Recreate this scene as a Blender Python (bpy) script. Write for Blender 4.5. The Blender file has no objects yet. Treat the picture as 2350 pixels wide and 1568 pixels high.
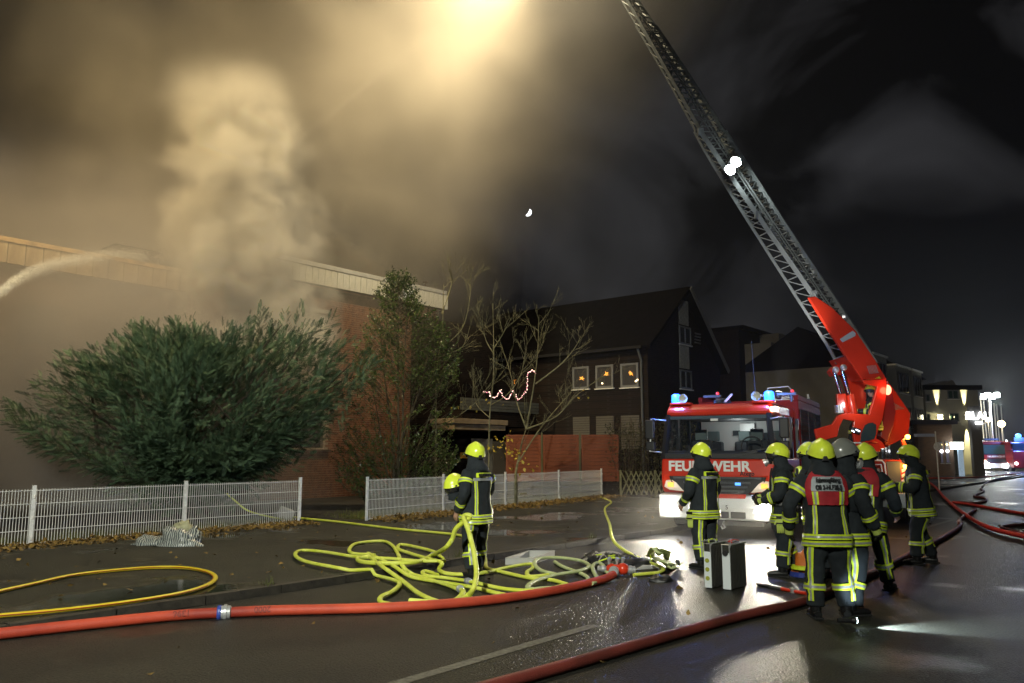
import bpy, math, random
import numpy as np
from mathutils import Vector, Matrix, noise
R = math.radians
random.seed(7)
SC = bpy.context.scene
COL = SC.collection
# ---------------------------------------------------------------- camera
PITCH = math.atan((1040 - 784) / 1827)
CAM = Vector((0, 0, 1.71))
cd = bpy.data.cameras.new('camera'); cam = bpy.data.objects.new('camera', cd); COL.objects.link(cam)
cam.location = CAM; cam.rotation_euler = (math.pi / 2 + PITCH, 0, 0)
cd.sensor_width = 36; cd.lens = 1827 / 2350 * 36; cd.clip_start = .1; cd.clip_end = 2000
SC.camera = cam
SC.view_settings.view_transform = 'Standard'; SC.view_settings.look = 'None'
SC.view_settings.exposure = 0; SC.view_settings.gamma = 1; SC.view_settings.use_curve_mapping = False
cy = SC.cycles
cy.volume_bounces = 0; cy.volume_step_rate = 1.0; cy.volume_max_steps = 256
cy.max_bounces = 6; cy.diffuse_bounces = 2; cy.glossy_bounces = 3; cy.transmission_bounces = 4; cy.transparent_max_bounces = 8
cy.sample_clamp_indirect = 4; cy.use_denoising = True; cy.caustics_reflective = False; cy.caustics_refractive = False
cy.use_adaptive_sampling = True; cy.adaptive_threshold = .04
# ---------------------------------------------------------------- night sky with faint drifting cloud
w = bpy.data.worlds.new('World'); SC.world = w; w.use_nodes = True
nt = w.node_tree; nt.nodes.clear()
wo = nt.nodes.new('ShaderNodeOutputWorld'); bg = nt.nodes.new('ShaderNodeBackground')
tc = nt.nodes.new('ShaderNodeTexCoord'); mp = nt.nodes.new('ShaderNodeMapping')
mp.inputs['Scale'].default_value = (1.5, 1.5, 2.2); mp.inputs['Location'].default_value = (3.1, 1.2, .4)
nz = nt.nodes.new('ShaderNodeTexNoise'); nz.inputs['Scale'].default_value = 2.3; nz.inputs['Detail'].default_value = 5
nz.inputs['Roughness'].default_value = .52; nz.inputs['Distortion'].default_value = .6
cr_ = nt.nodes.new('ShaderNodeValToRGB')
cr_.color_ramp.elements[0].position = .43; cr_.color_ramp.elements[0].color = (.0019, .0019, .0022, 1)
cr_.color_ramp.elements[1].position = .72; cr_.color_ramp.elements[1].color = (.034, .034, .037, 1)
nt.links.new(tc.outputs['Generated'], mp.inputs['Vector']); nt.links.new(mp.outputs[0], nz.inputs['Vector'])
nt.links.new(nz.outputs[0], cr_.inputs[0]); nt.links.new(cr_.outputs[0], bg.inputs[0]); bg.inputs[1].default_value = 1.0
nt.links.new(bg.outputs[0], wo.inputs[0])
# ---------------------------------------------------------------- pixel to place
FD = 1827.0
def ray(x, y):
    a = (x - 1175) / FD; b = (784 - y) / FD
    return Vector((a, math.cos(PITCH) - b * math.sin(PITCH), math.sin(PITCH) + b * math.cos(PITCH)))
def G(x, y, z=0.0):
    d = ray(x, y); return CAM + d * ((z - CAM.z) / d.z)
def AT(x, y, Y):
    d = ray(x, y); return CAM + d * (Y / d.y)
def PL(x, y, p0, n):
    d = ray(x, y); n = Vector(n); return CAM + d * ((Vector(p0) - CAM).dot(n) / d.dot(n))
ANG = math.atan(.83)
U = Vector((math.sin(ANG), math.cos(ANG), 0))      # along the road, away
V = Vector((-math.cos(ANG), math.sin(ANG), 0))     # across the road, to the houses
Z = Vector((0, 0, 1))
def ST(s, t, z=0): return U * s + V * t + Z * z
# ---------------------------------------------------------------- lamps
def spot(name, loc, tgt, power, size, blend=.4, col=(1, 1, 1), rad=.1):
    l = bpy.data.lights.new(name, 'SPOT'); l.energy = power; l.spot_size = R(size); l.spot_blend = blend
    l.color = col; l.shadow_soft_size = rad
    o = bpy.data.objects.new(name, l); COL.objects.link(o); o.location = loc
    o.rotation_euler = (Vector(tgt) - Vector(loc)).to_track_quat('-Z', 'Y').to_euler(); return o
def point(name, loc, power, col=(1, 1, 1), rad=.05):
    l = bpy.data.lights.new(name, 'POINT'); l.energy = power; l.color = col; l.shadow_soft_size = rad
    o = bpy.data.objects.new(name, l); COL.objects.link(o); o.location = loc; return o
# moonlight through smoke, very weak
sl = bpy.data.lights.new('moonlight', 'SUN'); sl.energy = .012; sl.angle = R(2); sl.color = (.8, .88, 1)
so = bpy.data.objects.new('moonlight', sl); COL.objects.link(so); so.rotation_euler = (R(58), 0, R(-178))
# searchlight of the rescue basket, high in the smoke over the roof
BASKET = AT(1190, -120, 24.5)
spot('basket_searchlight', BASKET, BASKET + Vector((-8, -.5, -7)), 10500, 158, 1, (1, .80, .47), .5)
spot('basket_narrow_beam', AT(1120, -30, 25), AT(700, 310, 27.5), 60000, 1.7, 1, (1, .82, .52), .05)
point('basket_floodlight', BASKET + Vector((.4, 0, .3)), 2100, (1, .84, .54), .3)
# added warm light, unseen above the left, brightening the roof, smoke and column
spot('extra_roof_light', (-16, 10, 20), (-11.5, 26, 12), 38000, 78, 1, (1, .75, .38), .3)
# floodlight mast of the crew behind the camera
spot('mast_floodlight', (-3.5, -5, 8.8), (-3.2, 17, 1.0), 13500, 64, .85, (.98, 1, .86), .16)
spot('mast_floodlight_right', (-1.5, -4, 7.6), (9.4, 19, 5.2), 3600, 24, .6, (1, .97, .9), .16)
# ---------------------------------------------------------------- materials
MATS = {}
def mat(name, color, rough=.6, metal=0, var=0, vscale=3, bump=0, bscale=40, emit=None, estr=0, spec=None, alpha=None, coat=0, col2=None, rvar=0, rscale=2, detail=4, stretch=None):
    if name in MATS: return MATS[name]
    m = bpy.data.materials.new(name); m.use_nodes = True; MATS[name] = m
    n = m.node_tree; b = n.nodes['Principled BSDF']
    b.inputs['Base Color'].default_value = (*color, 1); b.inputs['Roughness'].default_value = rough; b.inputs['Metallic'].default_value = metal
    if spec is not None: b.inputs['Specular IOR Level'].default_value = spec
    if coat: b.inputs['Coat Weight'].default_value = coat; b.inputs['Coat Roughness'].default_value = .08
    if emit: b.inputs['Emission Color'].default_value = (*emit, 1); b.inputs['Emission Strength'].default_value = estr
    if alpha is not None: b.inputs['Alpha'].default_value = alpha
    tcn = n.nodes.new('ShaderNodeTexCoord'); vec = tcn.outputs['Object']
    if stretch:
        mpn = n.nodes.new('ShaderNodeMapping'); mpn.inputs['Scale'].default_value = stretch
        n.links.new(vec, mpn.inputs[0]); vec = mpn.outputs[0]
    if var or col2:
        x = n.nodes.new('ShaderNodeTexNoise'); x.inputs['Scale'].default_value = vscale; x.inputs['Detail'].default_value = detail
        x.inputs['Roughness'].default_value = .6
        n.links.new(vec, x.inputs['Vector'])
        r = n.nodes.new('ShaderNodeValToRGB'); r.color_ramp.elements[0].position = .34; r.color_ramp.elements[1].position = .66
        c2 = col2 if col2 else tuple(min(1, c * (1 + var)) for c in color)
        c1 = color if col2 else tuple(c * (1 - var) for c in color)
        r.color_ramp.elements[0].color = (*c1, 1); r.color_ramp.elements[1].color = (*c2, 1)
        n.links.new(x.outputs[0], r.inputs[0]); n.links.new(r.outputs[0], b.inputs['Base Color'])
    if rvar:
        x = n.nodes.new('ShaderNodeTexNoise'); x.inputs['Scale'].default_value = rscale; x.inputs['Detail'].default_value = 5
        n.links.new(vec, x.inputs['Vector'])
        q = n.nodes.new('ShaderNodeMapRange'); q.inputs[1].default_value = .38; q.inputs[2].default_value = .62
        q.inputs[3].default_value = max(.03, rough - rvar); q.inputs[4].default_value = min(1, rough + rvar)
        n.links.new(x.outputs[0], q.inputs[0]); n.links.new(q.outputs[0], b.inputs['Roughness'])
    if bump:
        x = n.nodes.new('ShaderNodeTexNoise'); x.inputs['Scale'].default_value = bscale; x.inputs['Detail'].default_value = 4
        n.links.new(vec, x.inputs['Vector'])
        q = n.nodes.new('ShaderNodeBump'); q.inputs['Strength'].default_value = bump; q.inputs['Distance'].default_value = .01
        n.links.new(x.outputs[0], q.inputs['Height']); n.links.new(q.outputs[0], b.inputs['Normal'])
    return m
def glow(name, color, strength): return mat(name, (.02, .02, .02), .4, emit=color, estr=strength)
# ---------------------------------------------------------------- mesh building
WI = Matrix.Identity(4)
class MB:
    def __init__(s): s.v = []; s.f = []
    def add(s, vs, fs):
        o = len(s.v); s.v += [tuple(p) for p in vs]; s.f += [tuple(i + o for i in f) for f in fs]; return s
    def box(s, c, d, rot=None):
        hx, hy, hz = d[0] / 2, d[1] / 2, d[2] / 2; c = Vector(c)
        P = [Vector((x, y, z)) for x in (-hx, hx) for y in (-hy, hy) for z in (-hz, hz)]
        if rot is not None: P = [rot @ p for p in P]
        return s.add([p + c for p in P], [(0, 1, 3, 2), (4, 6, 7, 5), (0, 4, 5, 1), (2, 3, 7, 6), (0, 2, 6, 4), (1, 5, 7, 3)])
    def obox(s, o, a, b, c):
        o, a, b, c = map(Vector, (o, a, b, c))
        P = [o + a * i + b * j + c * k for i in (0, 1) for j in (0, 1) for k in (0, 1)]
        return s.add(P, [(0, 1, 3, 2), (4, 6, 7, 5), (0, 4, 5, 1), (2, 3, 7, 6), (0, 2, 6, 4), (1, 5, 7, 3)])
    def beam(s, a, b, w, h=None, up=Z):
        a, b = Vector(a), Vector(b); h = w if h is None else h; d = (b - a)
        if d.length < 1e-6: return s
        dn = d.normalized(); x = dn.cross(up)
        if x.length < 1e-4: x = dn.cross(Vector((0, 1, 0)))
        x.normalize(); y = x.cross(dn)
        return s.obox(a - x * w / 2 - y * h / 2, x * w, y * h, d)
    def prism(s, poly, vec):
        n = len(poly); P = [Vector(p) for p in poly]; vec = Vector(vec)
        return s.add(P + [p + vec for p in P], [tuple(range(n))[::-1], tuple(range(n, 2 * n))] + [(i, (i + 1) % n, n + (i + 1) % n, n + i) for i in range(n)])
    def quad(s, *p): return s.add(p, [tuple(range(len(p)))])
    def tube(s, path, r, n=8, cap=True, flat=None, ex=1.0):
        path = [Vector(p) for p in path]; m = len(path); rr = r if hasattr(r, '__len__') else [r] * m
        V0 = []; t0 = None; up = None
        for i, p in enumerate(path):
            t = (path[min(i + 1, m - 1)] - path[max(i - 1, 0)])
            t = t.normalized() if t.length > 1e-9 else Z
            if up is None:
                up = Z if abs(t.z) < .9 else Vector((0, 1, 0))
            if flat: up = Vector(flat)
            x = t.cross(up)
            if x.length < 1e-5: x = t.orthogonal()
            x.normalize(); y = x.cross(t).normalized()
            if not flat: up = y
            for k in range(n):
                a = 2 * math.pi * k / n
                V0.append(p + x * math.cos(a) * rr[i] * ex + y * math.sin(a) * rr[i])
        F0 = [(i * n + k, i * n + (k + 1) % n, (i + 1) * n + (k + 1) % n, (i + 1) * n + k) for i in range(m - 1) for k in range(n)]
        if cap: F0 += [tuple(range(n))[::-1], tuple(range((m - 1) * n, m * n))]
        return s.add(V0, F0)
    def lathe(s, prof, o=(0, 0, 0), ax=Z, n=20, sx=1, sy=1):
        ax = Vector(ax).normalized(); x = ax.orthogonal().normalized(); y = ax.cross(x); o = Vector(o); m = len(prof)
        P = [o + ax * z + (x * math.cos(2 * math.pi * k / n) * sx + y * math.sin(2 * math.pi * k / n) * sy) * r for r, z in prof for k in range(n)]
        F0 = [(i * n + k, i * n + (k + 1) % n, (i + 1) * n + (k + 1) % n, (i + 1) * n + k) for i in range(m - 1) for k in range(n)]
        return s.add(P, F0 + [tuple(range(n))[::-1], tuple(range((m - 1) * n, m * n))])
    def ball(s, c, r, sc=(1, 1, 1), n=12):
        c = Vector(c); P = []; m = n // 2 + 1
        for i in range(1, m):
            a = math.pi * i / m
            for k in range(n):
                b = 2 * math.pi * k / n
                P.append(c + Vector((math.sin(a) * math.cos(b) * sc[0], math.sin(a) * math.sin(b) * sc[1], math.cos(a) * sc[2])) * r)
        q = len(P); P += [c + Vector((0, 0, r * sc[2])), c - Vector((0, 0, r * sc[2]))]
        F0 = [(i * n + k, (i + 1) * n + k, (i + 1) * n + (k + 1) % n, i * n + (k + 1) % n) for i in range(m - 2) for k in range(n)]
        F0 += [(q, k, (k + 1) % n) for k in range(n)] + [(q + 1, (m - 2) * n + (k + 1) % n, (m - 2) * n + k) for k in range(n)]
        return s.add(P, F0)
    def build(s, name, m, parent=None, smooth=False, bevel=0, world=None, label=None):
        me = bpy.data.meshes.new(name); me.from_pydata(s.v, [], s.f)
        if smooth: me.polygons.foreach_set('use_smooth', [True] * len(me.polygons))
        if m: me.materials.append(m)
        o = bpy.data.objects.new(name, me); COL.objects.link(o)
        if smooth and smooth != 'all':
            try: me.set_sharp_from_angle(angle=R(42))
            except Exception: pass
        if bevel:
            b = o.modifiers.new('bevel', 'BEVEL'); b.width = bevel; b.segments = 2; b.limit_method = 'ANGLE'
        if parent:
            o.parent = parent
            if parent.get('_w'): o.matrix_parent_inverse = Matrix.Translation(-parent.location)
        if label: o['label'] = label
        return o
def thing(name, label, cat, loc=(0, 0, 0), rz=0, group=None, world=False):
    o = bpy.data.objects.new(name, None); COL.objects.link(o); o.location = loc; o.rotation_euler = (0, 0, rz)
    o.empty_display_size = .2
    o['label'] = label; o['category'] = cat
    if group: o['group'] = group
    if world: o['_w'] = 1
    return o
def tag(o, label, cat, group=None, kind=None):
    o['label'] = label; o['category'] = cat
    if group: o['group'] = group
    if kind: o['kind'] = kind
    return o
def struct(o): o['kind'] = 'structure'; return o
def dupe(root, loc, rz, label):
    r = root.copy(); COL.objects.link(r); r.location = loc; r.rotation_euler = (0, 0, rz); r['label'] = label
    def rec(a, b):
        for ch in [c for c in SNAP if c.parent == a]:
            c = ch.copy(); COL.objects.link(c); c.parent = b; rec(ch, c)
    SNAP = list(COL.objects); rec(root, r); return r
def inst(src, name, parent, M=None):
    o = bpy.data.objects.new(name, src.data); COL.objects.link(o)
    o.parent = parent
    if parent.get('_w'): o.matrix_parent_inverse = Matrix.Translation(-parent.location)
    if M is not None: o.matrix_basis = M
    return o
def spline(pts, n=8):
    P = [Vector(p) for p in pts]; out = []
    for i in range(len(P) - 1):
        a = P[max(i - 1, 0)]; b = P[i]; c = P[i + 1]; d = P[min(i + 2, len(P) - 1)]
        for k in range(n):
            t = k / n
            out.append(.5 * ((2 * b) + (c - a) * t + (2 * a - 5 * b + 4 * c - d) * t * t + (3 * b - a - 3 * c + d) * t ** 3))
    out.append(P[-1]); return out
def text(body, name, m, parent, loc, xdir, up, size, ext=.002, world=False, align='CENTER', sx=1, off=None):
    c = bpy.data.curves.new('tmp', 'FONT'); c.body = body; c.size = size; c.extrude = ext; c.align_x = align; c.align_y = 'CENTER'; c.offset = size * (.012 if off is None else off)
    t = bpy.data.objects.new('tmp', c); COL.objects.link(t)
    dg = bpy.context.evaluated_depsgraph_get(); me = bpy.data.meshes.new_from_object(t.evaluated_get(dg))
    bpy.data.objects.remove(t); me.name = name
    x = Vector(xdir).normalized(); y = Vector(up).normalized(); z = x.cross(y).normalized(); y = z.cross(x)
    M = Matrix((x * sx, y, z)).transposed().to_4x4(); M.translation = Vector(loc); me.transform(M)
    me.materials.clear(); me.materials.append(m)
    o = bpy.data.objects.new(name, me); COL.objects.link(o); o.parent = parent
    if parent.get('_w'): o.matrix_parent_inverse = Matrix.Translation(-parent.location)
    return o
# ================================================================ ground
def road_material(name, c1, c2, rough, wet):
    m = mat(name, c1, rough, col2=c2, vscale=.55, detail=8, bump=1, bscale=52)
    n = m.node_tree; b = n.nodes['Principled BSDF']; t = n.nodes['Texture Coordinate']
    # fine bright grit
    g = n.nodes.new('ShaderNodeTexNoise'); g.inputs['Scale'].default_value = 48; g.inputs['Detail'].default_value = 2
    n.links.new(t.outputs['Object'], g.inputs['Vector'])
    rr = n.nodes.new('ShaderNodeMapRange'); rr.inputs[1].default_value = .35; rr.inputs[2].default_value = .75; rr.inputs[3].default_value = .35; rr.inputs[4].default_value = 2.6
    n.links.new(g.outputs[0], rr.inputs[0])
    [k for k in n.nodes if k.type == 'BUMP'][0].inputs['Distance'].default_value = .028
    src = b.inputs['Base Color'].links[0].from_socket
    mx = n.nodes.new('ShaderNodeMix'); mx.data_type = 'RGBA'; mx.blend_type = 'MULTIPLY'; mx.inputs[0].default_value = 1
    n.links.new(src, mx.inputs[6]); n.links.new(rr.outputs[0], mx.inputs[7]); n.links.new(mx.outputs[2], b.inputs['Base Color'])
    b.inputs['Specular IOR Level'].default_value = .32
    # wet patches: smoother and flatter
    p = n.nodes.new('ShaderNodeTexNoise'); p.inputs['Scale'].default_value = wet[0]; p.inputs['Detail'].default_value = 4
    n.links.new(t.outputs['Object'], p.inputs['Vector'])
    q = n.nodes.new('ShaderNodeMapRange'); q.inputs[1].default_value = wet[1]; q.inputs[2].default_value = wet[1] + .07; q.inputs[3].default_value = rough; q.inputs[4].default_value = wet[2]
    n.links.new(p.outputs[0], q.inputs[0]); n.links.new(q.outputs[0], b.inputs['Roughness'])
    q2 = n.nodes.new('ShaderNodeMapRange'); q2.inputs[1].default_value = wet[1]; q2.inputs[2].default_value = wet[1] + .07; q2.inputs[3].default_value = 1; q2.inputs[4].default_value = wet[3]
    n.links.new(p.outputs[0], q2.inputs[0])
    bp = [k for k in n.nodes if k.type == 'BUMP'][0]; n.links.new(q2.outputs[0], bp.inputs['Strength'])
    return m
M_road = road_material('wet_asphalt', (.011, .0108, .0095), (.028, .026, .019), .50, (.45, .59, .30, .55))
M_pave = road_material('wet_pavement', (.012, .0118, .0085), (.032, .031, .021), .6, (.38, .52, .07, .02))
M_kerb = mat('kerb_concrete', (.03, .026, .02), .6, var=.5, vscale=6, bump=.7, bscale=50)
M_soil = mat('garden_soil', (.018, .015, .01), .95, var=.6, vscale=3, bump=1, bscale=15)
TK = 8.8     # kerb line
def sheet(name, m, s0, s1, t0, t1, z, n=1):
    b = MB()
    for i in range(n):
        a = s0 + (s1 - s0) * i / n; c = s0 + (s1 - s0) * (i + 1) / n
        b.quad(ST(a, t0, z), ST(c, t0, z), ST(c, t1, z), ST(a, t1, z))
    return struct(b.build(name, m))
sheet('terrain', M_soil, -150, 500, -200, 400, -.06)
sheet('road', M_road, -60, 300, -.2, TK - .13, 0)
sheet('far_pavement', M_pave, -60, 300, -14, -.35, .12)
PT = 16.1
sheet('pavement', M_pave, -60, 300, TK, PT, .1)
sheet('yard_ground', M_soil, -60, 60, PT + .003, 60, .09)
sheet('forecourt', M_pave, 19.5, 27.5, PT + .01, 26, .104)
k = bpy.data.objects.new('kerb', None); COL.objects.link(k); k['kind'] = 'structure'
ks = MB().obox((0, 0, 0), U * .985, V * .13, Z * .1).build('kerb_stone', M_kerb, k, bevel=.012)
ks.location = ST(-14, TK - .13, 0)
for i in range(1, 110):
    o = inst(ks, 'kerb_stone', k); o.location = ST(-14 + i, TK - .13, 0 + random.uniform(-.006, .004))
k2 = MB()
for i in range(-8, 0): k2.obox(ST(-14 + i, TK - .13), U * .985, V * .13, Z * .1)
# centre line dashes and an old lane mark
M_paint = mat('worn_road_paint', (.14, .14, .12), .6, col2=(.04, .038, .03), vscale=22, detail=6)
for i, s in enumerate((2.9, 11.5, 19.5, 27.5, 35.5, 43.5)):
    o = MB().quad(ST(s, 4.6, .004), ST(s + 4.0, 4.6, .004), ST(s + 4.0, 4.72, .004), ST(s, 4.72, .004)).build('road_marking', M_paint); struct(o)
# ================================================================ smoke
def vmat(name, color, dens, aniso=0.0, expr=None, rate=1.0):
    m = bpy.data.materials.new(name); m.use_nodes = True; n = m.node_tree; n.nodes.clear()
    out = n.nodes.new('ShaderNodeOutputMaterial'); pv = n.nodes.new('ShaderNodeVolumePrincipled')
    pv.inputs['Color'].default_value = (*color, 1); pv.inputs['Density'].default_value = dens; pv.inputs['Anisotropy'].default_value = aniso
    n.links.new(pv.outputs[0], out.inputs['Volume'])
    if expr: n.links.new(expr(n).s, pv.inputs['Density'])
    try: m.cycles.volume_step_rate = rate
    except Exception: pass
    try: m.volume_intersection_method  # noqa
    except Exception: pass
    return m
class N:   # tiny node arithmetic
    def __init__(s, n, sock): s.n = n; s.s = sock
    def op(s, kind, o=None, o2=None, clamp=False):
        m = s.n.nodes.new('ShaderNodeMath'); m.operation = kind; m.use_clamp = clamp; s.n.links.new(s.s, m.inputs[0])
        for i, v in ((1, o), (2, o2)):
            if v is None: continue
            if isinstance(v, N): s.n.links.new(v.s, m.inputs[i])
            else: m.inputs[i].default_value = v
        return N(s.n, m.outputs[0])
    def __add__(s, o): return s.op('ADD', o)
    def __sub__(s, o): return s.op('SUBTRACT', o)
    def __mul__(s, o): return s.op('MULTIPLY', o)
    def __rmul__(s, o): return s.op('MULTIPLY', o)
    def __radd__(s, o): return s.op('ADD', o)
    def step(s, a, b, lo=0, hi=1):
        m = s.n.nodes.new('ShaderNodeMapRange'); m.interpolation_type = 'SMOOTHSTEP'; s.n.links.new(s.s, m.inputs[0])
        for i, v in zip((1, 2, 3, 4), (a, b, lo, hi)): m.inputs[i].default_value = v
        return N(s.n, m.outputs[0])
def coords(n):
    t = n.nodes.new('ShaderNodeTexCoord'); sp = n.nodes.new('ShaderNodeSeparateXYZ'); n.links.new(t.outputs['Object'], sp.inputs[0])
    return t.outputs['Object'], N(n, sp.outputs[0]), N(n, sp.outputs[1]), N(n, sp.outputs[2])
def nnoise(n, vec, scale, detail=3, rough=.55, loc=(0, 0, 0), sc=(1, 1, 1), dist=0):
    mp = n.nodes.new('ShaderNodeMapping'); mp.inputs['Location'].default_value = loc; mp.inputs['Scale'].default_value = sc; n.links.new(vec, mp.inputs[0])
    x = n.nodes.new('ShaderNodeTexNoise'); x.inputs['Scale'].default_value = scale; x.inputs['Detail'].default_value = detail; x.inputs['Roughness'].default_value = rough
    x.inputs['Distortion'].default_value = dist
    n.links.new(mp.outputs[0], x.inputs['Vector']); return N(n, x.outputs[0])
def cloud_expr(n):
    vec, x, y, z = coords(n)
    a = nnoise(n, vec, .11, 4, .55, loc=(3, 0, 1), dist=.4)
    # right-hand limit leans outwards with height
    lim = z.op('MULTIPLY', .82) + (-10.2)
    d = (x - lim) + (a * 9.0) + (-4.5)
    edge = d.step(-6.5, 4.5, 1, 0)
    body = a.step(.36, .64, .25, 1.0) * nnoise(n, vec, .33, 4, .6, loc=(9, 4, 2), dist=.3).step(.32, .66, .45, 1.35)
    top = z.step(0, 6, .5, 1)
    yy = (y + x.step(-9.5, -3.5, 0, 4.2)).step(25.8, 29, 0, 1) * y.step(38, 44, 1, 0)
    return edge * body * top * yy * .135
def box_smoke(name, lo, hi, m, label):
    c = (Vector(lo) + Vector(hi)) / 2; d = Vector(hi) - Vector(lo)
    o = MB().box(c, d).build(name, m); tag(o, label, 'smoke', kind='stuff'); return o
box_smoke('smoke_cloud', (-34, 22, .2), (12, 44, 34), vmat('smoke_cloud', (.86, .80, .70), .05, .1, cloud_expr, 1.0),
          'broad brown smoke cloud filling the night sky above the burning building')
# dense column of smoke rising from between the two roof sections
PA = AT(590, 740, 25.6); PB = AT(548, 185, 25.6)
def plume_expr(n):
    vec, x, y, z = coords(n)
    t = (z - PA.z).op('MULTIPLY', 1 / (PB.z - PA.z))
    w1 = nnoise(n, vec, .42, 2, .5, loc=(5, 2, 0)); b = nnoise(n, vec, .70, 8, .66, loc=(4, 7.5, 3), dist=.25)
    t = t + (b * .55) + (-.27)
    cx = t.op('MULTIPLY', PB.x - PA.x) + PA.x + (w1 * 2.4) + (-1.2)
    dx = (x - cx).op('POWER', 2.0); dy = (y - (PA.y)).op('POWER', 2.0)
    r = (dx + dy).op('SQRT')
    rad = t.step(0, 1, 2.6, 2.2)
    q = (rad - r) + (b * 4.0) + (-2.2)
    dens = q.step(-.5, 2.0, 0, 1) * t.step(-.4, -.05, 0, 1) * t.step(.70, 1.10, 1, 0)
    return dens * b.step(.36, .64, .2, 1.5) * 1.7
box_smoke('smoke_column', (PA.x - 5, PA.y - 4, PA.z - 2), (PA.x + 6, PA.y + 4, PB.z + 2.2), vmat('smoke_column', (.96, .92, .84), .5, .0, plume_expr, .7),
          'dense pale billowing smoke column rising between the two roof sections')
# smoke creeping along the roof edge
def roof_expr(n):
    vec, x, y, z = coords(n)
    b = nnoise(n, vec, .9, 5, .6, loc=(1, 2, 3))
    s = x * U.x + y * U.y; t = x * V.x + y * V.y
    h = s.step(15.5, 24.5, 3.0, .7)
    q = (h - (z - 8.75)) + (b * 2.0) + (-1.3)
    return q.step(0, .6, 0, 1) * s.step(24.6, 25.6, 1, 0) * s.step(13.2, 15.5, 0, 1) * (t.step(24.4, 25, 0, 1) * t.step(27.5, 29.5, 1, 0)) * b.step(.3, .7, .3, 1.1) * 2.4
o = MB().obox(ST(13, 24.4, 8.75), U * 12.8, V * 5.2, Z * 3.2).build('roof_smoke', vmat('roof_smoke', (.9, .80, .66), .5, .1, roof_expr, .7))
tag(o, 'tan smoke creeping along the lit roof edge towards its right corner', 'smoke', kind='stuff')
# low bank of smoke hanging round the conifer on the left
def bank_expr(n):
    vec, x, y, z = coords(n)
    b = nnoise(n, vec, .3, 3, .5, loc=(7, 2, 3))
    d = x + (b * 6.0) + (-3.0)
    return d.step(-12.5, -5.0, 1, 0) * z.step(4.0, 9.4, 1, .16) * y.step(20, 23.5, 0, 1) * y.step(27, 30, 1, 0) * b.step(.25, .7, .45, 1.15) * .44
box_smoke('low_smoke', (-26, 20, .2), (-3, 30, 10.5), vmat('low_smoke', (.80, .76, .76), .1, .0, bank_expr, 1.0),
          'low grey smoke bank hanging in front of the left wing behind the conifer')
# ================================================================ burning flat-roofed brick building
M_brick = mat('red_brick', (.13, .046, .022), .85, col2=(.28, .12, .055), vscale=6, detail=2, bump=.4, bscale=60)
M_mortar = mat('mortar', (.34, .28, .20), .9, var=.25, vscale=5)
M_soot = mat('sooty_brick', (.05, .035, .025), .9, col2=(.16, .09, .05), vscale=1.5)
M_fascia = mat('white_fascia_metal', (.60, .59, .50), .45, col2=(.85, .84, .74), vscale=2.2, detail=6, stretch=(1, 1, .5), bump=.12, bscale=8)
M_coping = mat('roof_coping_metal', (.72, .72, .68), .32, metal=.3, var=.12, vscale=4)
M_shut = mat('roller_shutter', (.55, .52, .46), .6, var=.15, vscale=3)
M_dark = mat('dark_void', (.012, .012, .012), .9)
HT = 8.69; FB = 7.9
def wall_bricks(parent, s0, s1, t, z0, z1, keep, holes, near=300, focus=None):
    """bricks of a wall facing -V at line t; the ones nearest the focus are parts, the others one joined part"""
    L = []
    row = 0; z = z0
    while z < z1 - .08:
        s = s0 + (.125 if row % 2 else 0)
        while s + .235 < s1 + .01:
            if not any(a - .235 < s < b and c - .07 < z < d for a, b, c, d in holes) and keep(s, z): L.append((s, z))
            s += .25
        z += .0835; row += 1
    L.sort(key=lambda q: (q[0] - focus[0]) ** 2 * .5 + (q[1] - focus[1]) ** 2)
    srcs = []
    for j in range(3):
        b = MB().obox((0, 0, 0), U * .235, -V * (.012 + .004 * j), Z * .068)
        srcs.append(b)
    src = None; protos = []
    for s, z in L[:near]:
        j = random.randrange(3)
        if len(protos) < 3:
            o = srcs[len(protos)].build('brick', M_brick, parent); protos.append(o)
        else:
            o = inst(protos[j], 'brick', parent)
        o.location = ST(s, t + .004, z)
    n = len(L) - near
    if n > 0:
        A = np.array(L[near:]); base = np.array([(U * i * .235 - V * j * .015 + Z * kk * .068)[:] for i in (0, 1) for j in (0, 1) for kk in (0, 1)])
        org = np.outer(A[:, 0], np.array(U)) + np.outer(np.ones(n), np.array(V)) * (t + .004) + np.outer(A[:, 1], np.array(Z))
        org += np.outer(np.random.uniform(-.004, .003, n), np.array(V))
        vs = (org[:, None, :] + base[None]).reshape(-1, 3)
        fb = np.array([(0, 1, 3, 2), (4, 6, 7, 5), (0, 4, 5, 1), (2, 3, 7, 6), (0, 2, 6, 4), (1, 5, 7, 3)])
        fs = (fb[None] + (np.arange(n) * 8)[:, None, None]).reshape(-1, 4)
        me = bpy.data.meshes.new('bricks'); me.from_pydata(vs.tolist(), [], fs.tolist()); me.materials.append(M_brick)
        o = bpy.data.objects.new('brickwork', me); COL.objects.link(o); o.parent = parent; o['kind'] = 'stuff'
        if parent.get('_w'): o.matrix_parent_inverse = Matrix.Translation(-parent.location)
    return L
TB = 24.3
S0, S1 = 15.2, 24.3
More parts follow.
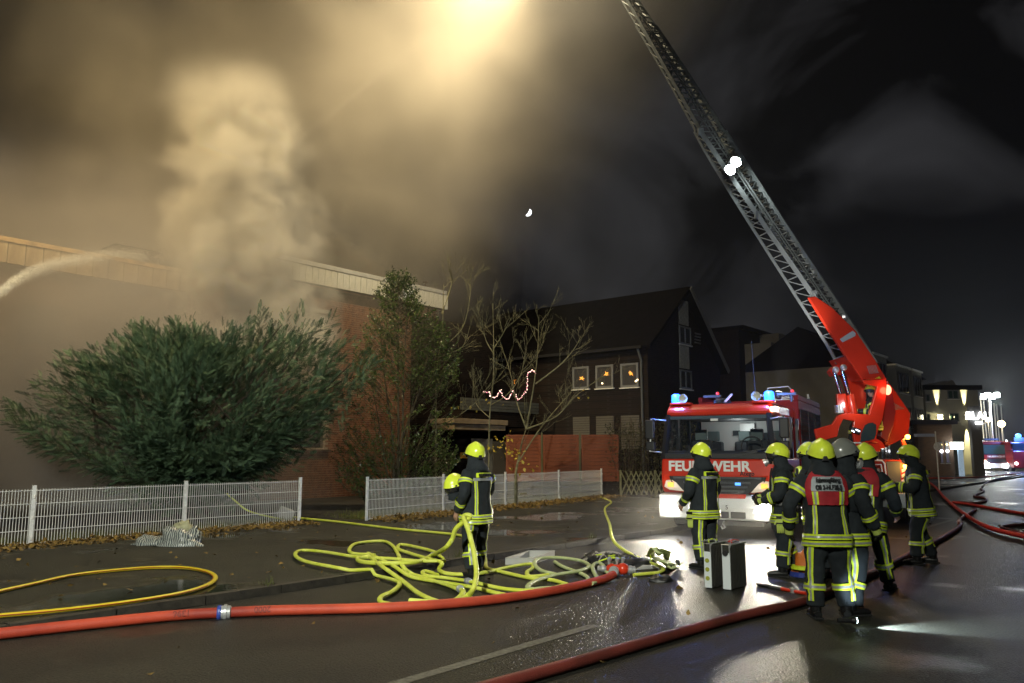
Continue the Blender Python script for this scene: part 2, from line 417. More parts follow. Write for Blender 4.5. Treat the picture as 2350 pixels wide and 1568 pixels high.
def building():
    b = thing('burning_building', 'flat roofed brick building pouring smoke, right section with bright pale metal fascia', 'building', ST(20, TB), 0, None, True)
    holes = [(17.1, 18.3, 5.6, 6.9), (17.0, 18.4, 1.9, 3.2)]
    w = MB()
    # mortar wall with two openings
    zs = [0, 1.9, 3.2, 5.6, 6.9, HT - .1]; ss = [S0, 17.05, 18.35, S1]
    for i in range(3):
        for j in range(5):
            if i == 1 and j in (1, 3): continue
            w.obox(ST(ss[i], TB, zs[j]), U * (ss[i + 1] - ss[i]), V * .3, Z * (zs[j + 1] - zs[j]))
    w.build('wall', M_mortar, b)
    w2 = MB().obox(ST(S1 - .01, TB + .01), -U * .3, V * 12, Z * (HT - .15)).obox(ST(S0, TB + .3), U * .3, V * 12, Z * (HT - .15)); w2.build('side_wall', M_brick, b)
    MB().obox(ST(S0, TB + .2, HT - .12), U * (S1 - S0 - .05), V * 12, Z * .08).build('roof', M_dark, b)
    wall_bricks(b, S0, S1 - .01, TB, .1, FB + .1, lambda s, z: True, holes, 300, (22.3, 2.2))
    MB().obox(ST(S0, TB - .022, FB - .45), U * (S1 - S0 - 2), -V * .004, Z * .4).build('soot_stain', M_soot, b)
    # windows
    wn = MB().obox(ST(17.08, TB + .1, 5.62), U * 1.24, V * .04, Z * 1.26).build('window', M_shut, b)
    sl = MB().obox(ST(16.9, TB - .03, 6.92), U * 1.6, -V * .02, Z * .14).build('lintel', mat('concrete_lintel', (.5, .47, .4), .8), wn)
    wn2 = MB().obox(ST(17.08, TB + .12, 1.92), U * 1.24, V * .03, Z * 1.26).build('window', M_dark, b)
    MB().obox(ST(16.7, TB - .02, 1.76), U * 1.9, -V * .14, Z * .08).build('sill', M_soot, wn2)
    # fascia panels
    src = MB().obox((0, 0, 0), U * .272, -V * .03, Z * (HT - FB - .17)).build('fascia_panel', M_fascia, b, bevel=.008)
    src.location = ST(S0 - .1, TB - .30, FB)
    i = 1
    while S0 - .1 + i * .285 < S1 - .05:
        o = inst(src, 'fascia_panel', b); o.location = ST(S0 - .1 + i * .285, TB - .30 + random.uniform(-.004, .004), FB); i += 1
    MB().obox(ST(S0 - .1, TB - .29, FB + .01), U * (S1 - S0 + .18), V * .3, Z * (HT - FB - .05)).build('fascia_box', M_dark, b)
    MB().obox(ST(S0 - .12, TB - .37, HT - .16), U * (S1 - S0 + .22), V * .42, Z * .17).build('coping', M_coping, b, bevel=.02)
    MB().obox(ST(S1 + .06, TB - .34, FB - .02), U * .03, V * 8, Z * (HT - FB)).build('fascia_return', M_fascia, b)
    dp = MB().tube([ST(S1 - .55, TB - .1, FB), ST(S1 - .55, TB - .1, .1)], .045, 10).build('downpipe', mat('pipe_brown', (.12, .07, .05), .5), b, smooth=True)
    sp_ = MB().lathe([(0, 0), (.02, 0), (.02, .25), (.12, .26), (.14, .30), (0, .32)], ST(S1 - .9, TB - .05, HT), Z, 10).build('roof_vent', M_soot, b)
    # ball lamp of the fascia
    MB().ball(ST(S1 - 2.3, TB - .5, FB + .35), .21).build('globe_lamp', mat('opal_glass', (.8, .8, .74), .25, emit=(1, .95, .8), estr=.5), b, smooth=True)
    return b
building()
def wing():
    # left wing, set back
    T2 = TB + 4.6
    b = thing('left_wing', 'long set back wing with rust streaked beige fascia, half hidden in smoke', 'building', ST(5, T2), 0, None, True)
    s0, s1 = -16, S0 + 2
    MB().obox(ST(s0, T2, 0), U * (s1 - s0), V * 9, Z * (HT - .1)).build('wall', mat('grimy_brick', (.045, .028, .02), .9, col2=(.09, .05, .034), vscale=2), b)
    mf = mat('streaked_fascia', (.16, .10, .05), .6, col2=(.46, .38, .24), vscale=1.6, detail=6, stretch=(1, 1, .35))
    src = MB().obox((0, 0, 0), U * .50, -V * .03, Z * .72).build('fascia_panel', mf, b, bevel=.01); src.location = ST(s0, T2 - .28, FB - .1)
    i = 1
    while s0 + i * .53 < s1:
        o = inst(src, 'fascia_panel', b); o.location = ST(s0 + i * .53, T2 - .28 + random.uniform(-.008, .006), FB - .1); i += 1
    MB().obox(ST(s0, T2 - .27, FB - .06), U * (s1 - s0), V * .25, Z * .7).build('fascia_box', M_dark, b)
    MB().obox(ST(s0, T2 - .36, HT - .2), U * (s1 - s0), V * .4, Z * .15).build('coping', mat('old_coping', (.34, .24, .13), .5, var=.4, vscale=2), b)
    # open rooflight
    c = PL(320, 572, ST(0, T2 + 1.2), V)
    MB().obox(c - U * .9, U * 1.8, V * 1.2, Z * .04 + V * .0).obox(c - U * .8 - Z * .5, U * 1.6, V * 1.0, Z * .3).build('rooflight', M_dark, b)
    for sx in (4.0, 9.5):
        MB().obox(ST(sx, T2 - .02, 5.3), U * 1.3, -V * .03, Z * 1.3).build('window', mat('dark_glass', (.02, .025, .03), .15), b)
wing()
# ================================================================ fences
M_galv = mat('galvanised_steel', (.80, .80, .78), .42, metal=.05, var=.15, vscale=12)
def mesh_fence(label, posts, ext=None, h=.98):
    a = posts[0]; f = thing('mesh_fence', label, 'fence', a, 0, 'steel mesh fences in front of the yard', True)
    n = 0; rod = None
    for p in posts:
        n += 1
        d = (posts[-1] - posts[0]).normalized(); q = MB()
        q.box(p + Z * (h + .05) / 2, (.065, .045, h + .05), d.to_track_quat('X', 'Z').to_matrix())
        q.box(p + Z * (h + .055), (.075, .055, .012), d.to_track_quat('X', 'Z').to_matrix())
        po = q.build('post', M_galv, f, bevel=.004)
        for z in (.12, .48, .84): MB().box(p - V * .03 + Z * z, (.03, .03, .05)).build('clamp', M_galv, po)
    for i in range(len(posts) - 1):
        a, b = posts[i], posts[i + 1]; L = (b - a).length; d = (b - a) / L
        k = max(2, int(L / .0495))
        for j in range(1, k):
            p = a + d * (L * j / k)
            if rod is None:
                rod = MB().beam((0, 0, .015), (0, 0, h), .0075).build('rod', M_galv, f); rod.location = p
            else:
                o = inst(rod, 'rod', f); o.location = p
        for z in (.03, .26, .49, .72, .95):
            MB().beam(a + Z * z - V * .008, b + Z * z - V * .008, .009).beam(a + Z * z + V * .008, b + Z * z + V * .008, .009).build('rail', M_galv, f)
    return f
fl = [G(68, 1252, .1), G(421, 1222, .1), G(686, 1200, .1)]
fl = [fl[0] - (fl[1] - fl[0]) * 1.0] + fl
mesh_fence('galvanised mesh fence at left, ending at the post by the open entrance', fl)
fr = [G(841, 1195, .1), G(1017, 1177, .1), G(1160, 1163, .1), G(1283, 1150, .1), G(1381, 1140, .1)]
mf = mesh_fence('galvanised mesh fence running behind the hose carrying firefighter towards the fire engine', fr)
MB().box(G(1200, 1133, .45), (.35, .02, .05), U.to_track_quat('X', 'Z').to_matrix()).build('name_plate', mat('cream_plate', (.5, .45, .3), .6), mf)
# ================================================================ numpy mesh helper
def np_mesh(name, Vt, F, m, parent=None, smooth=False):
    me = bpy.data.meshes.new(name); F = np.asarray(F); Vt = np.asarray(Vt, dtype=np.float32); k = F.shape[1]
    me.vertices.add(len(Vt)); me.vertices.foreach_set('co', Vt.ravel())
    me.loops.add(F.size); me.loops.foreach_set('vertex_index', F.ravel().astype(np.int32))
    me.polygons.add(len(F)); me.polygons.foreach_set('loop_start', (np.arange(len(F)) * k).astype(np.int32))
    me.update(calc_edges=True); me.materials.append(m)
    if smooth: me.polygons.foreach_set('use_smooth', [True] * len(F))
    o = bpy.data.objects.new(name, me); COL.objects.link(o)
    if parent:
        o.parent = parent
        if parent.get('_w'): o.matrix_parent_inverse = Matrix.Translation(-parent.location)
    return o
def scatter(base, bf, pos, X, Y, S):
    """base verts placed at pos with axes X (along), Y (side)"""
    Zx = np.cross(X, Y); B = base
    P = pos[:, None, :] + S[:, None, None] * (B[None, :, 0:1] * X[:, None, :] + B[None, :, 1:2] * Y[:, None, :] + B[None, :, 2:3] * Zx[:, None, :])
    F = bf[None] + (np.arange(len(pos)) * len(B))[:, None, None]
    return P.reshape(-1, 3), F.reshape(-1, bf.shape[1])
def unit(a): return a / np.maximum(1e-9, np.linalg.norm(a, axis=-1, keepdims=True))
rng = np.random.default_rng(5)
def frames(X):
    r = rng.normal(size=X.shape); Y = unit(np.cross(X, r)); return Y
def leafmat(name, c1, c2, rough=.55, vs=1.2):
    m = mat(name, c1, rough, col2=c2, vscale=vs, detail=5); b = m.node_tree.nodes['Principled BSDF']
    b.inputs['Specular IOR Level'].default_value = .3
    return m
# ---------------------------------------------------------------- the big conifer
def conifer():
    D = 21.3; c = AT(470, 1000, D); px = D / FD
    t = thing('conifer', 'big spreading grey green conifer behind the left mesh fence', 'tree', AT(560, 1150, D) * 1, 0, None, True)
    t.location.z = .1
    sil = [(0, 925), (60, 885), (130, 825), (220, 800), (300, 745), (400, 735), (470, 748), (530, 775), (600, 712), (655, 716), (692, 700), (715, 738), (770, 722), (795, 762), (850, 835), (842, 885), (800, 940), (765, 985), (700, 1020), (640, 1065), (575, 1105), (450, 1118), (380, 1112), (250, 1065), (120, 1015), (20, 985)]
    ang = np.array([math.atan2(-(y - 950), (x - 460)) for x, y in sil]); rad = np.array([math.hypot(x - 460, y - 950) for x, y in sil])
    o = np.argsort(ang); ang = ang[o]; rad = rad[o]
    ang = np.concatenate([[ang[-1] - 2 * math.pi], ang, [ang[0] + 2 * math.pi]]); rad = np.concatenate([[rad[-1]], rad, [rad[0]]])
    pos = []; dirs = []; sc = []
    root = np.array(c)
    cz = AT(460, 950, D); C0 = np.array(cz)
    limbs = MB()
    nl = 520
    spires = [(690, 700), (602, 712), (655, 718), (770, 724), (400, 738), (320, 742), (215, 800), (795, 765), (842, 838), (20, 930), (470, 748)]
    for i in range(nl):
        th = rng.uniform(-math.pi, math.pi); rho = math.sqrt(rng.uniform(.02, 1))
        if i < 150: rho = rng.uniform(.88, 1.05)
        r = np.interp(th, ang, rad) * px * rho * rng.uniform(.9, 1.0)
        dy = -3.0 * math.sqrt(max(0, 1 - rho * rho)) * rng.uniform(.45, 1) * (1 if rng.uniform() < .88 else -1)
        tip = C0 + np.array([math.cos(th) * r, dy, math.sin(th) * r])
        if i >= 150 and noise.noise(Vector(tip) * .55) < .0: continue
        if i < len(spires): tip = np.array(AT(*spires[i], D + dy)[:])
        org = C0 + np.array([rng.normal() * .6 + math.cos(th) * r * .3, dy * .25, -1.2 + math.sin(th) * r * .25])
        v = tip - org; L = np.linalg.norm(v); v = v / L
        # ends of the limbs curve up and outwards
        v2 = v + np.array([math.copysign(.45, math.cos(th)) * (abs(math.cos(th)) > .25), -.1, .28]); v2 /= np.linalg.norm(v2)
        if i < len(spires): v2 = np.array([0, 0, 1.]) if i < 3 else v2
        nrm = unit(np.cross(v2, rng.normal(size=3))); side = np.cross(v2, nrm)
        Lp = rng.uniform(1.0, 2.3); ns = int(30 * Lp)
        for j in range(ns):
            f = j / ns; back = f * Lp; w_ = .03 + .30 * Lp * f ** .9 * rng.uniform(.15, 1)
            sg = 1 if j % 2 else -1; an = R(24 + 30 * f) * sg
            p = tip - v2 * back + side * sg * w_ * .55 + nrm * rng.normal() * .07 * Lp + np.array([0, 0, -.16 * f * Lp])
            d = v2 * math.cos(an) + side * math.sin(an) + nrm * rng.normal() * .18 + np.array([0, 0, .05 - .22 * f])
            pos.append(p); dirs.append(d); sc.append(rng.uniform(.30, .62) * (.8 if j < 3 else 1))
        if i % 8 == 0:
            limbs.tube([Vector(org), Vector(org + v * L * .5 + rng.normal(size=3) * .08), Vector(org + v * L * .85)], [.05, .03, .012], 5)
    # dark inner mass
    for _ in range(5200):
        th = rng.uniform(-math.pi, math.pi); rr = np.interp(th, ang, rad) * px * math.sqrt(rng.uniform(0, .62)); q = rng.normal(size=3)
        pos.append(C0 + np.array([math.cos(th) * rr, rng.normal() * .8, math.sin(th) * rr]) + np.array([0, .6, 0])); dirs.append(np.array([math.cos(th), -.4, math.sin(th) + .2]) + q * .5); sc.append(rng.uniform(.5, .9))
    pos = np.array(pos); X = unit(np.array(dirs)); Y = unit(np.cross(X, np.array([0, 0, 1.]) + rng.normal(size=X.shape) * .55))
    # feather spray
    bv = []; bfc = []
    def tri(a, b_, c_):
        k = len(bv); bv.extend([a, b_, c_]); bfc.append((k, k + 1, k + 2))
    tri((0, -.007, 0), (0, .007, 0), (.5, 0, .01))
    for i in range(13):
        tt = .03 + i * .034; ln = .17 * (1 - (i / 13) ** 1.5 * .75)
        for sd in (-1, 1):
            a = R(38 + 8 * math.sin(i * 2.1)); zz = .02 * math.sin(i * 1.7 + sd)
            ux, uy = math.cos(a), math.sin(a) * sd
            b0 = np.array((tt, 0, 0)); e = np.array((tt + ux * ln, uy * ln, zz - .02))
            tri(tuple(b0 + (-.006, 0, 0)), tuple(b0 + (.012, 0, 0)), tuple(e))
            for q in (.35, .6, .8):
                m_ = b0 + (e - b0) * q
                tri(tuple(m_ - np.array((ux, uy, 0)) * .007), tuple(m_ + np.array((ux, uy, 0)) * .009), tuple(m_ + np.array((.05 * (1.1 - q) + .01, uy * .012 - uy * .03, .012))))
                tri(tuple(m_ - np.array((ux, uy, 0)) * .007), tuple(m_ + np.array((ux, uy, 0)) * .009), tuple(m_ + np.array((.01, uy * .06 * (1.2 - q), -.008))))
    P, F = scatter(np.array(bv), np.array(bfc), pos, X, Y, np.array(sc))
    cr = np_mesh('crown', P, F, leafmat('conifer_needles', (.018, .040, .020), (.13, .21, .115), .6, 2.2), t); cr['kind'] = 'stuff'
    limbs.build('branches', mat('dark_bark', (.05, .035, .025), .9), t, smooth=True)['kind'] = 'stuff'
    b = AT(560, 1150, D); b.z = .08
    MB().tube(spline([b, b + Vector((-.2, 0, .8)), cz + Vector((0, 0, -.6)), cz + Vector((.4, 0, .8))], 5), np.linspace(.22, .06, 16), 9).build('trunk', MATS['dark_bark'], t, smooth=True)
    # two pointed leaders
    return t
conifer()
# ---------------------------------------------------------------- the holly like evergreen
def evergreen():
    D = 24.5; t = thing('holly_tree', 'narrow dark leafed evergreen with bare stems rising before the brick wall to the fascia', 'tree', AT(920, 1160, D), 0, None, True)
    t.location.z = .1
    px = D / FD; st = MB(); base = AT(915, 1160, D); base.z = .05
    outl = [(618, 3, 915), (700, 42, 915), (760, 85, 930), (830, 118, 935), (900, 112, 925), (980, 120, 915), (1060, 135, 912), (1110, 125, 905), (1150, 70, 900)]
    ys = [o[0] for o in outl]
    stems = [(915, 630), (940, 690), (872, 740), (990, 760), (960, 800), (850, 860), (1020, 860)]
    tips = []
    for k, (tx, ty) in enumerate(stems):
        b = base + Vector((rng.uniform(-.35, .5), rng.uniform(-.2, .3), 0)); e = AT(tx, ty, D + rng.uniform(-.5, .5))
        pth = spline([b, b.lerp(e, .35) + Vector((rng.normal() * .08, 0, 0)), b.lerp(e, .7) + Vector((rng.normal() * .07, 0, 0)), e], 5)
        st.tube(pth, np.linspace(.055 if k < 4 else .035, .008, len(pth)), 5)
    lp = []; ld = []
    for i in range(1750):
        y = rng.choice([rng.uniform(640, 900), rng.uniform(760, 1150), rng.uniform(1000, 1150)], p=[.42, .36, .22])
        w = np.interp(y, ys, [o[1] for o in outl]); xc = np.interp(y, ys, [o[2] for o in outl])
        x = xc + rng.uniform(-1, 1) * w
        if 920 < y < 1040 and rng.uniform() < .35: continue
        q = AT(x, y, D + rng.uniform(-1.0, 1.0) * min(1, w / 90)); s = math.copysign(1, x - xc)
        d = Vector((s * rng.uniform(.1, .8), rng.uniform(-.5, .3), rng.uniform(.2, 1.0))).normalized(); L = rng.uniform(.18, .42)
        st.tube([q - d * .1 - Vector((s * .18, 0, .15)), q, q + d * L], [.007, .005, .003], 3)
        for j in range(11):
            lp.append(q + d * (L * j / 10) + Vector(rng.normal(size=3) * .012)); ld.append(d * .5 + Vector(rng.normal(size=3) * .75))
    for k in range(26):  # leader spire
        q = AT(915 + rng.normal() * 3, 620 + k * 3.2, D)
        for j in range(4): lp.append(q); ld.append(Vector((rng.normal() * .7, rng.normal() * .7, .8)))
    st.build('branches', mat('holly_bark', (.06, .05, .03), .9), t)['kind'] = 'stuff'
    lb = np.array([(0, 0, 0), (.03, .019, .004), (.075, 0, -.004), (.03, -.019, .004)])
    X = unit(np.array([v[:] for v in ld])); P, F = scatter(lb, np.array([(0, 1, 2, 3)]), np.array([v[:] for v in lp]), X, frames(X), rng.uniform(.7, 1.35, len(lp)))
    m = leafmat('holly_leaves', (.016, .036, .010), (.075, .115, .025), .36, 2)
    np_mesh('crown', P, F, m, t)['kind'] = 'stuff'
evergreen()
# ---------------------------------------------------------------- bare young trees
M_bark = mat('pale_bark', (.09, .085, .04), .8, col2=(.22, .21, .12), vscale=9)
M_yleaf = mat('yellow_leaves', (.42, .26, .02), .6, col2=(.50, .42, .05), vscale=8)
def bare_tree(label, D, limbs, twigs=7, leaves=None, base=None, r0=.06):
    b = AT(*limbs[0][0], D); g = Vector((b.x, b.y, .1))
    t = thing('bare_tree', label, 'tree', g, 0, 'bare young trees by the entrance', True)
    tw = MB()
    for li, pts in enumerate(limbs):
        P = [AT(x, y, D + (rng.normal() * .25 if i else 0)) for i, (x, y) in enumerate(pts)]
        if li == 0: P = [Vector((P[0].x, P[0].y, .05))] + P
        pth = spline(P, 6); ra = r0 if li == 0 else r0 * .5; rb = r0 * .5 if li == 0 and len(limbs) > 1 else .006
        if li == 0 and len(pts) > 3: rb = .008
        MB().tube(pth, np.linspace(ra, rb, len(pth)), 7).build('trunk' if li == 0 else 'limb', M_bark, t, smooth=True)
        m = len(pth)
        def grow(p, d, L, r, dep):
            q1 = p + d * L * .5 + Vector(rng.normal(size=3) * .03 * L); q2 = p + d * L + Vector((0, 0, .12 * L))
            tw.tube([p, q1, q2], [r, r * .7, .003], 4)
            if dep > 0:
                for _ in range(3):
                    f = rng.uniform(.25, .9); nd = (d + Vector(rng.normal(size=3) * .5) + Vector((0, 0, .25))).normalized()
                    grow(p.lerp(q2, f), nd, L * rng.uniform(.35, .6), r * .6, dep - 1)
        for k in range(twigs if li else twigs // 2):
            i = int(rng.uniform(.3 if li else .55, .98) * (m - 1)); d = (pth[min(i + 1, m - 1)] - pth[i - 1]).normalized()
            nd = (d * .7 + Vector((rng.normal() * .8, rng.normal() * .5, rng.uniform(0, .7)))).normalized()
            grow(pth[i], nd, rng.uniform(.45, 1.0), .0065, 2)
    tw.build('twigs', M_bark, t)['kind'] = 'stuff'
    if leaves:
        lp = []
        for x, y, s, n in leaves:
            for _ in range(n): lp.append(AT(x + rng.normal() * s, y + rng.normal() * s * .6, D + rng.normal() * .3)[:])
        X = unit(rng.normal(size=(len(lp), 3)) + (0, 0, -.6)); lb = np.array([(0, 0, 0), (.045, .04, .01), (.12, 0, -.01), (.045, -.04, .01)])
        P, F = scatter(lb, np.array([(0, 1, 2, 3)]), np.array(lp), X, frames(X), rng.uniform(.6, 1.2, len(lp))); np_mesh('leaves', P, F, M_yleaf, t)['kind'] = 'stuff'
    return t
bare_tree('bare forked young tree with pale trunk in front of the orange fence panels', 25, [
    [(1184, 1089), (1191, 1050), (1199, 1010), (1208, 985)], [(1208, 985), (1226, 878), (1234, 803), (1237, 724)], [(1208, 985), (1185, 920), (1172, 860), (1150, 790)],
    [(1208, 985), (1276, 956), (1320, 910), (1385, 862)], [(1229, 881), (1285, 838), (1318, 800), (1333, 771)], [(1188, 1063), (1236, 989), (1280, 935), (1312, 900)]], 9,
    [(1175, 1035, 14, 16), (1218, 1072, 10, 5), (1330, 905, 20, 4)], r0=.055)
bare_tree('slender bare young tree with yellow leaves on its low twigs', 24, [
    [(1122, 1075), (1124, 953), (1133, 846), (1131, 696)], [(1133, 800), (1152, 770), (1167, 742)], [(1133, 812), (1115, 780), (1106, 735)], [(1126, 930), (1165, 905), (1195, 860), (1208, 800)], [(1125, 960), (1095, 930), (1085, 890)]], 7,
    [(1150, 1010, 14, 20), (1178, 1040, 16, 16), (1128, 1030, 8, 14), (1120, 930, 16, 5), (1190, 1070, 14, 6)], r0=.035)
bare_tree('bare young tree by the right corner of the brick building', 26, [
    [(1000, 1060), (1002, 863), (1015, 760), (1018, 650)], [(1012, 800), (1061, 753), (1079, 678), (1074, 640)], [(1008, 820), (1061, 796), (1079, 746)], [(1014, 720), (1035, 660), (1040, 628)], [(1004, 980), (1043, 960), (1090, 925), (1125, 880)]], 8,
    [(1012, 865, 4, 3), (1075, 930, 15, 5)], r0=.045)
# ---------------------------------------------------------------- leaf litter and grass
def litter():
    lp = []
    for _ in range(2600):
        f = rng.uniform(-.25, 1.0); p = fl[1].lerp(fl[3], f); lp.append((p + V * (rng.normal() * .28 - .22) + Z * rng.uniform(0, .05))[:])
    for _ in range(4200):
        f = rng.uniform(0, 1.02); p = fr[0].lerp(fr[4], f); lp.append((p + V * (rng.normal() * .35 - .38) + Z * rng.uniform(0, .07))[:])
    for _ in range(260):
        s = rng.uniform(-6, 28); lp.append(ST(s, rng.uniform(9, 16), .104)[:])
    for _ in range(70):
        s = rng.uniform(0, 25); lp.append(ST(s, rng.uniform(3, 8.6), .006)[:])
    lp = np.array(lp); X = unit(rng.normal(size=lp.shape) * (1, 1, .35)); Y = unit(np.cross(X, rng.normal(size=lp.shape) * (.4, .4, 1) + (0, 0, 1)))
    lb = np.array([(0, 0, 0), (.03, .035, .012), (.09, 0, -.004), (.03, -.035, .012)])
    P, F = scatter(lb, np.array([(0, 1, 2, 3)]), lp, X, Y, rng.uniform(.45, 1.15, len(lp)))
    P[:, 2] += .012
    o = np_mesh('leaf_litter', P, F, mat('fallen_leaves', (.07, .04, .012), .7, col2=(.30, .19, .035), vscale=9, detail=3)); tag(o, 'brown and yellow fallen leaves along the foot of the mesh fences', 'leaves', kind='stuff')
    gp = []
    for _ in range(9000):
        f = rng.uniform(0, 1); p = fr[0].lerp(fr[4], f); gp.append((p + V * abs(rng.normal() * .8 + .1))[:])
    for _ in range(3500):
        f = rng.uniform(-.3, 1); p = fl[1].lerp(fl[3], f); gp.append((p + V * abs(rng.normal() * .5))[:])
    for _ in range(160):
        s = rng.choice([2.2, 5.9, 9.3, 13]) + rng.normal() * .07; gp.append(ST(s, TK + rng.normal() * .03, 0.06)[:])
    gp = np.array(gp); X = unit(rng.normal(size=gp.shape) * (.35, .35, .1) + (0, 0, 1)); lb = np.array([(0, -.005, 0), (0, .005, 0), (.17, 0, .02)])
    P, F = scatter(lb, np.array([(0, 1, 2)]), gp, X, frames(X), rng.uniform(.4, 1.3, len(gp)))
    o = np_mesh('grass', P, F, mat('dull_grass', (.04, .05, .012), .7, col2=(.13, .14, .02), vscale=2)); tag(o, 'short dull grass behind the mesh fences', 'grass', kind='stuff')
litter()
# ================================================================ brick gable house
def rect(x0, y0, x1, y1, p0, n, hx):
    """world origin, horizontal size and height of a picture rectangle on a wall plane; hx = horizontal axis"""
    a = PL(x0, (y0 + y1) / 2, p0, n); b = PL(x1, (y0 + y1) / 2, p0, n)
    w = (b - a).dot(hx); xm = (x0 + x1) / 2
    zt = PL(xm, y0, p0, n).z; zb = PL(xm, y1, p0, n).z
    o = Vector((a.x, a.y, zb)); return o, w, zt - zb
def brickmat(name, c1, c2, mortar, scale):
    m = mat(name, c1, .95, spec=.05); n = m.node_tree; b = n.nodes['Principled BSDF']; t = n.nodes['Texture Coordinate']
    # wall coordinates: distance along the wall and height
    sp = n.nodes.new('ShaderNodeSeparateXYZ'); n.links.new(t.outputs['Object'], sp.inputs[0]); cb = n.nodes.new('ShaderNodeCombineXYZ')
    q = N(n, sp.outputs[0]) * .9 + N(n, sp.outputs[1]) * .9
    n.links.new(q.s, cb.inputs[0]); n.links.new(sp.outputs[2], cb.inputs[1])
    bt = n.nodes.new('ShaderNodeTexBrick'); bt.inputs['Scale'].default_value = scale; bt.inputs['Color1'].default_value = (*c1, 1); bt.inputs['Color2'].default_value = (*c2, 1); bt.inputs['Mortar'].default_value = (*mortar, 1)
    bt.inputs['Brick Width'].default_value = .25; bt.inputs['Row Height'].default_value = .083; bt.inputs['Mortar Size'].default_value = .008
    n.links.new(cb.outputs[0], bt.inputs['Vector']); n.links.new(bt.outputs[0], b.inputs['Base Color']); return m
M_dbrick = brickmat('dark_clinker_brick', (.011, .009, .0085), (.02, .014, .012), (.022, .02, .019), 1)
M_white = mat('white_window_plastic', (.72, .72, .70), .4)
M_glass = mat('night_glass', (.015, .017, .02), .08)
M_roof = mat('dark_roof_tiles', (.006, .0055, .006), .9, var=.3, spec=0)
M_star = glow('orange_star_glow', (1, .40, .05), 1.7)
M_candle = glow('candle_glow', (1, .75, .4), 6)
def window(parent, o, w, h, hx, n, bars=0, curtain=None, fw=.07):
    hx = hx.normalized(); n = n.normalized()     # n points outwards
    q = MB(); q.obox(o, hx * fw, n * .05, Z * h).obox(o + hx * (w - fw), hx * fw, n * .05, Z * h).obox(o + hx * fw, hx * (w - 2 * fw), n * .05, Z * fw).obox(o + hx * fw + Z * (h - fw), hx * (w - 2 * fw), n * .05, Z * fw)
    for i in range(bars): q.obox(o + hx * (w * (i + 1) / (bars + 1) - fw / 2) + Z * fw, hx * fw, n * .045, Z * (h - 2 * fw))
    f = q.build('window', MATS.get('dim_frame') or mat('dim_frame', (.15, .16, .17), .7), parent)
    MB().obox(o + hx * fw + Z * fw + n * .008, hx * (w - 2 * fw), n * .01, Z * (h - 2 * fw)).build('pane', M_glass if curtain is None else curtain, f)
    MB().obox(o - hx * .05 - Z * .05, hx * (w + .1), n * .09, Z * .04).build('sill', M_white, f)
    return f
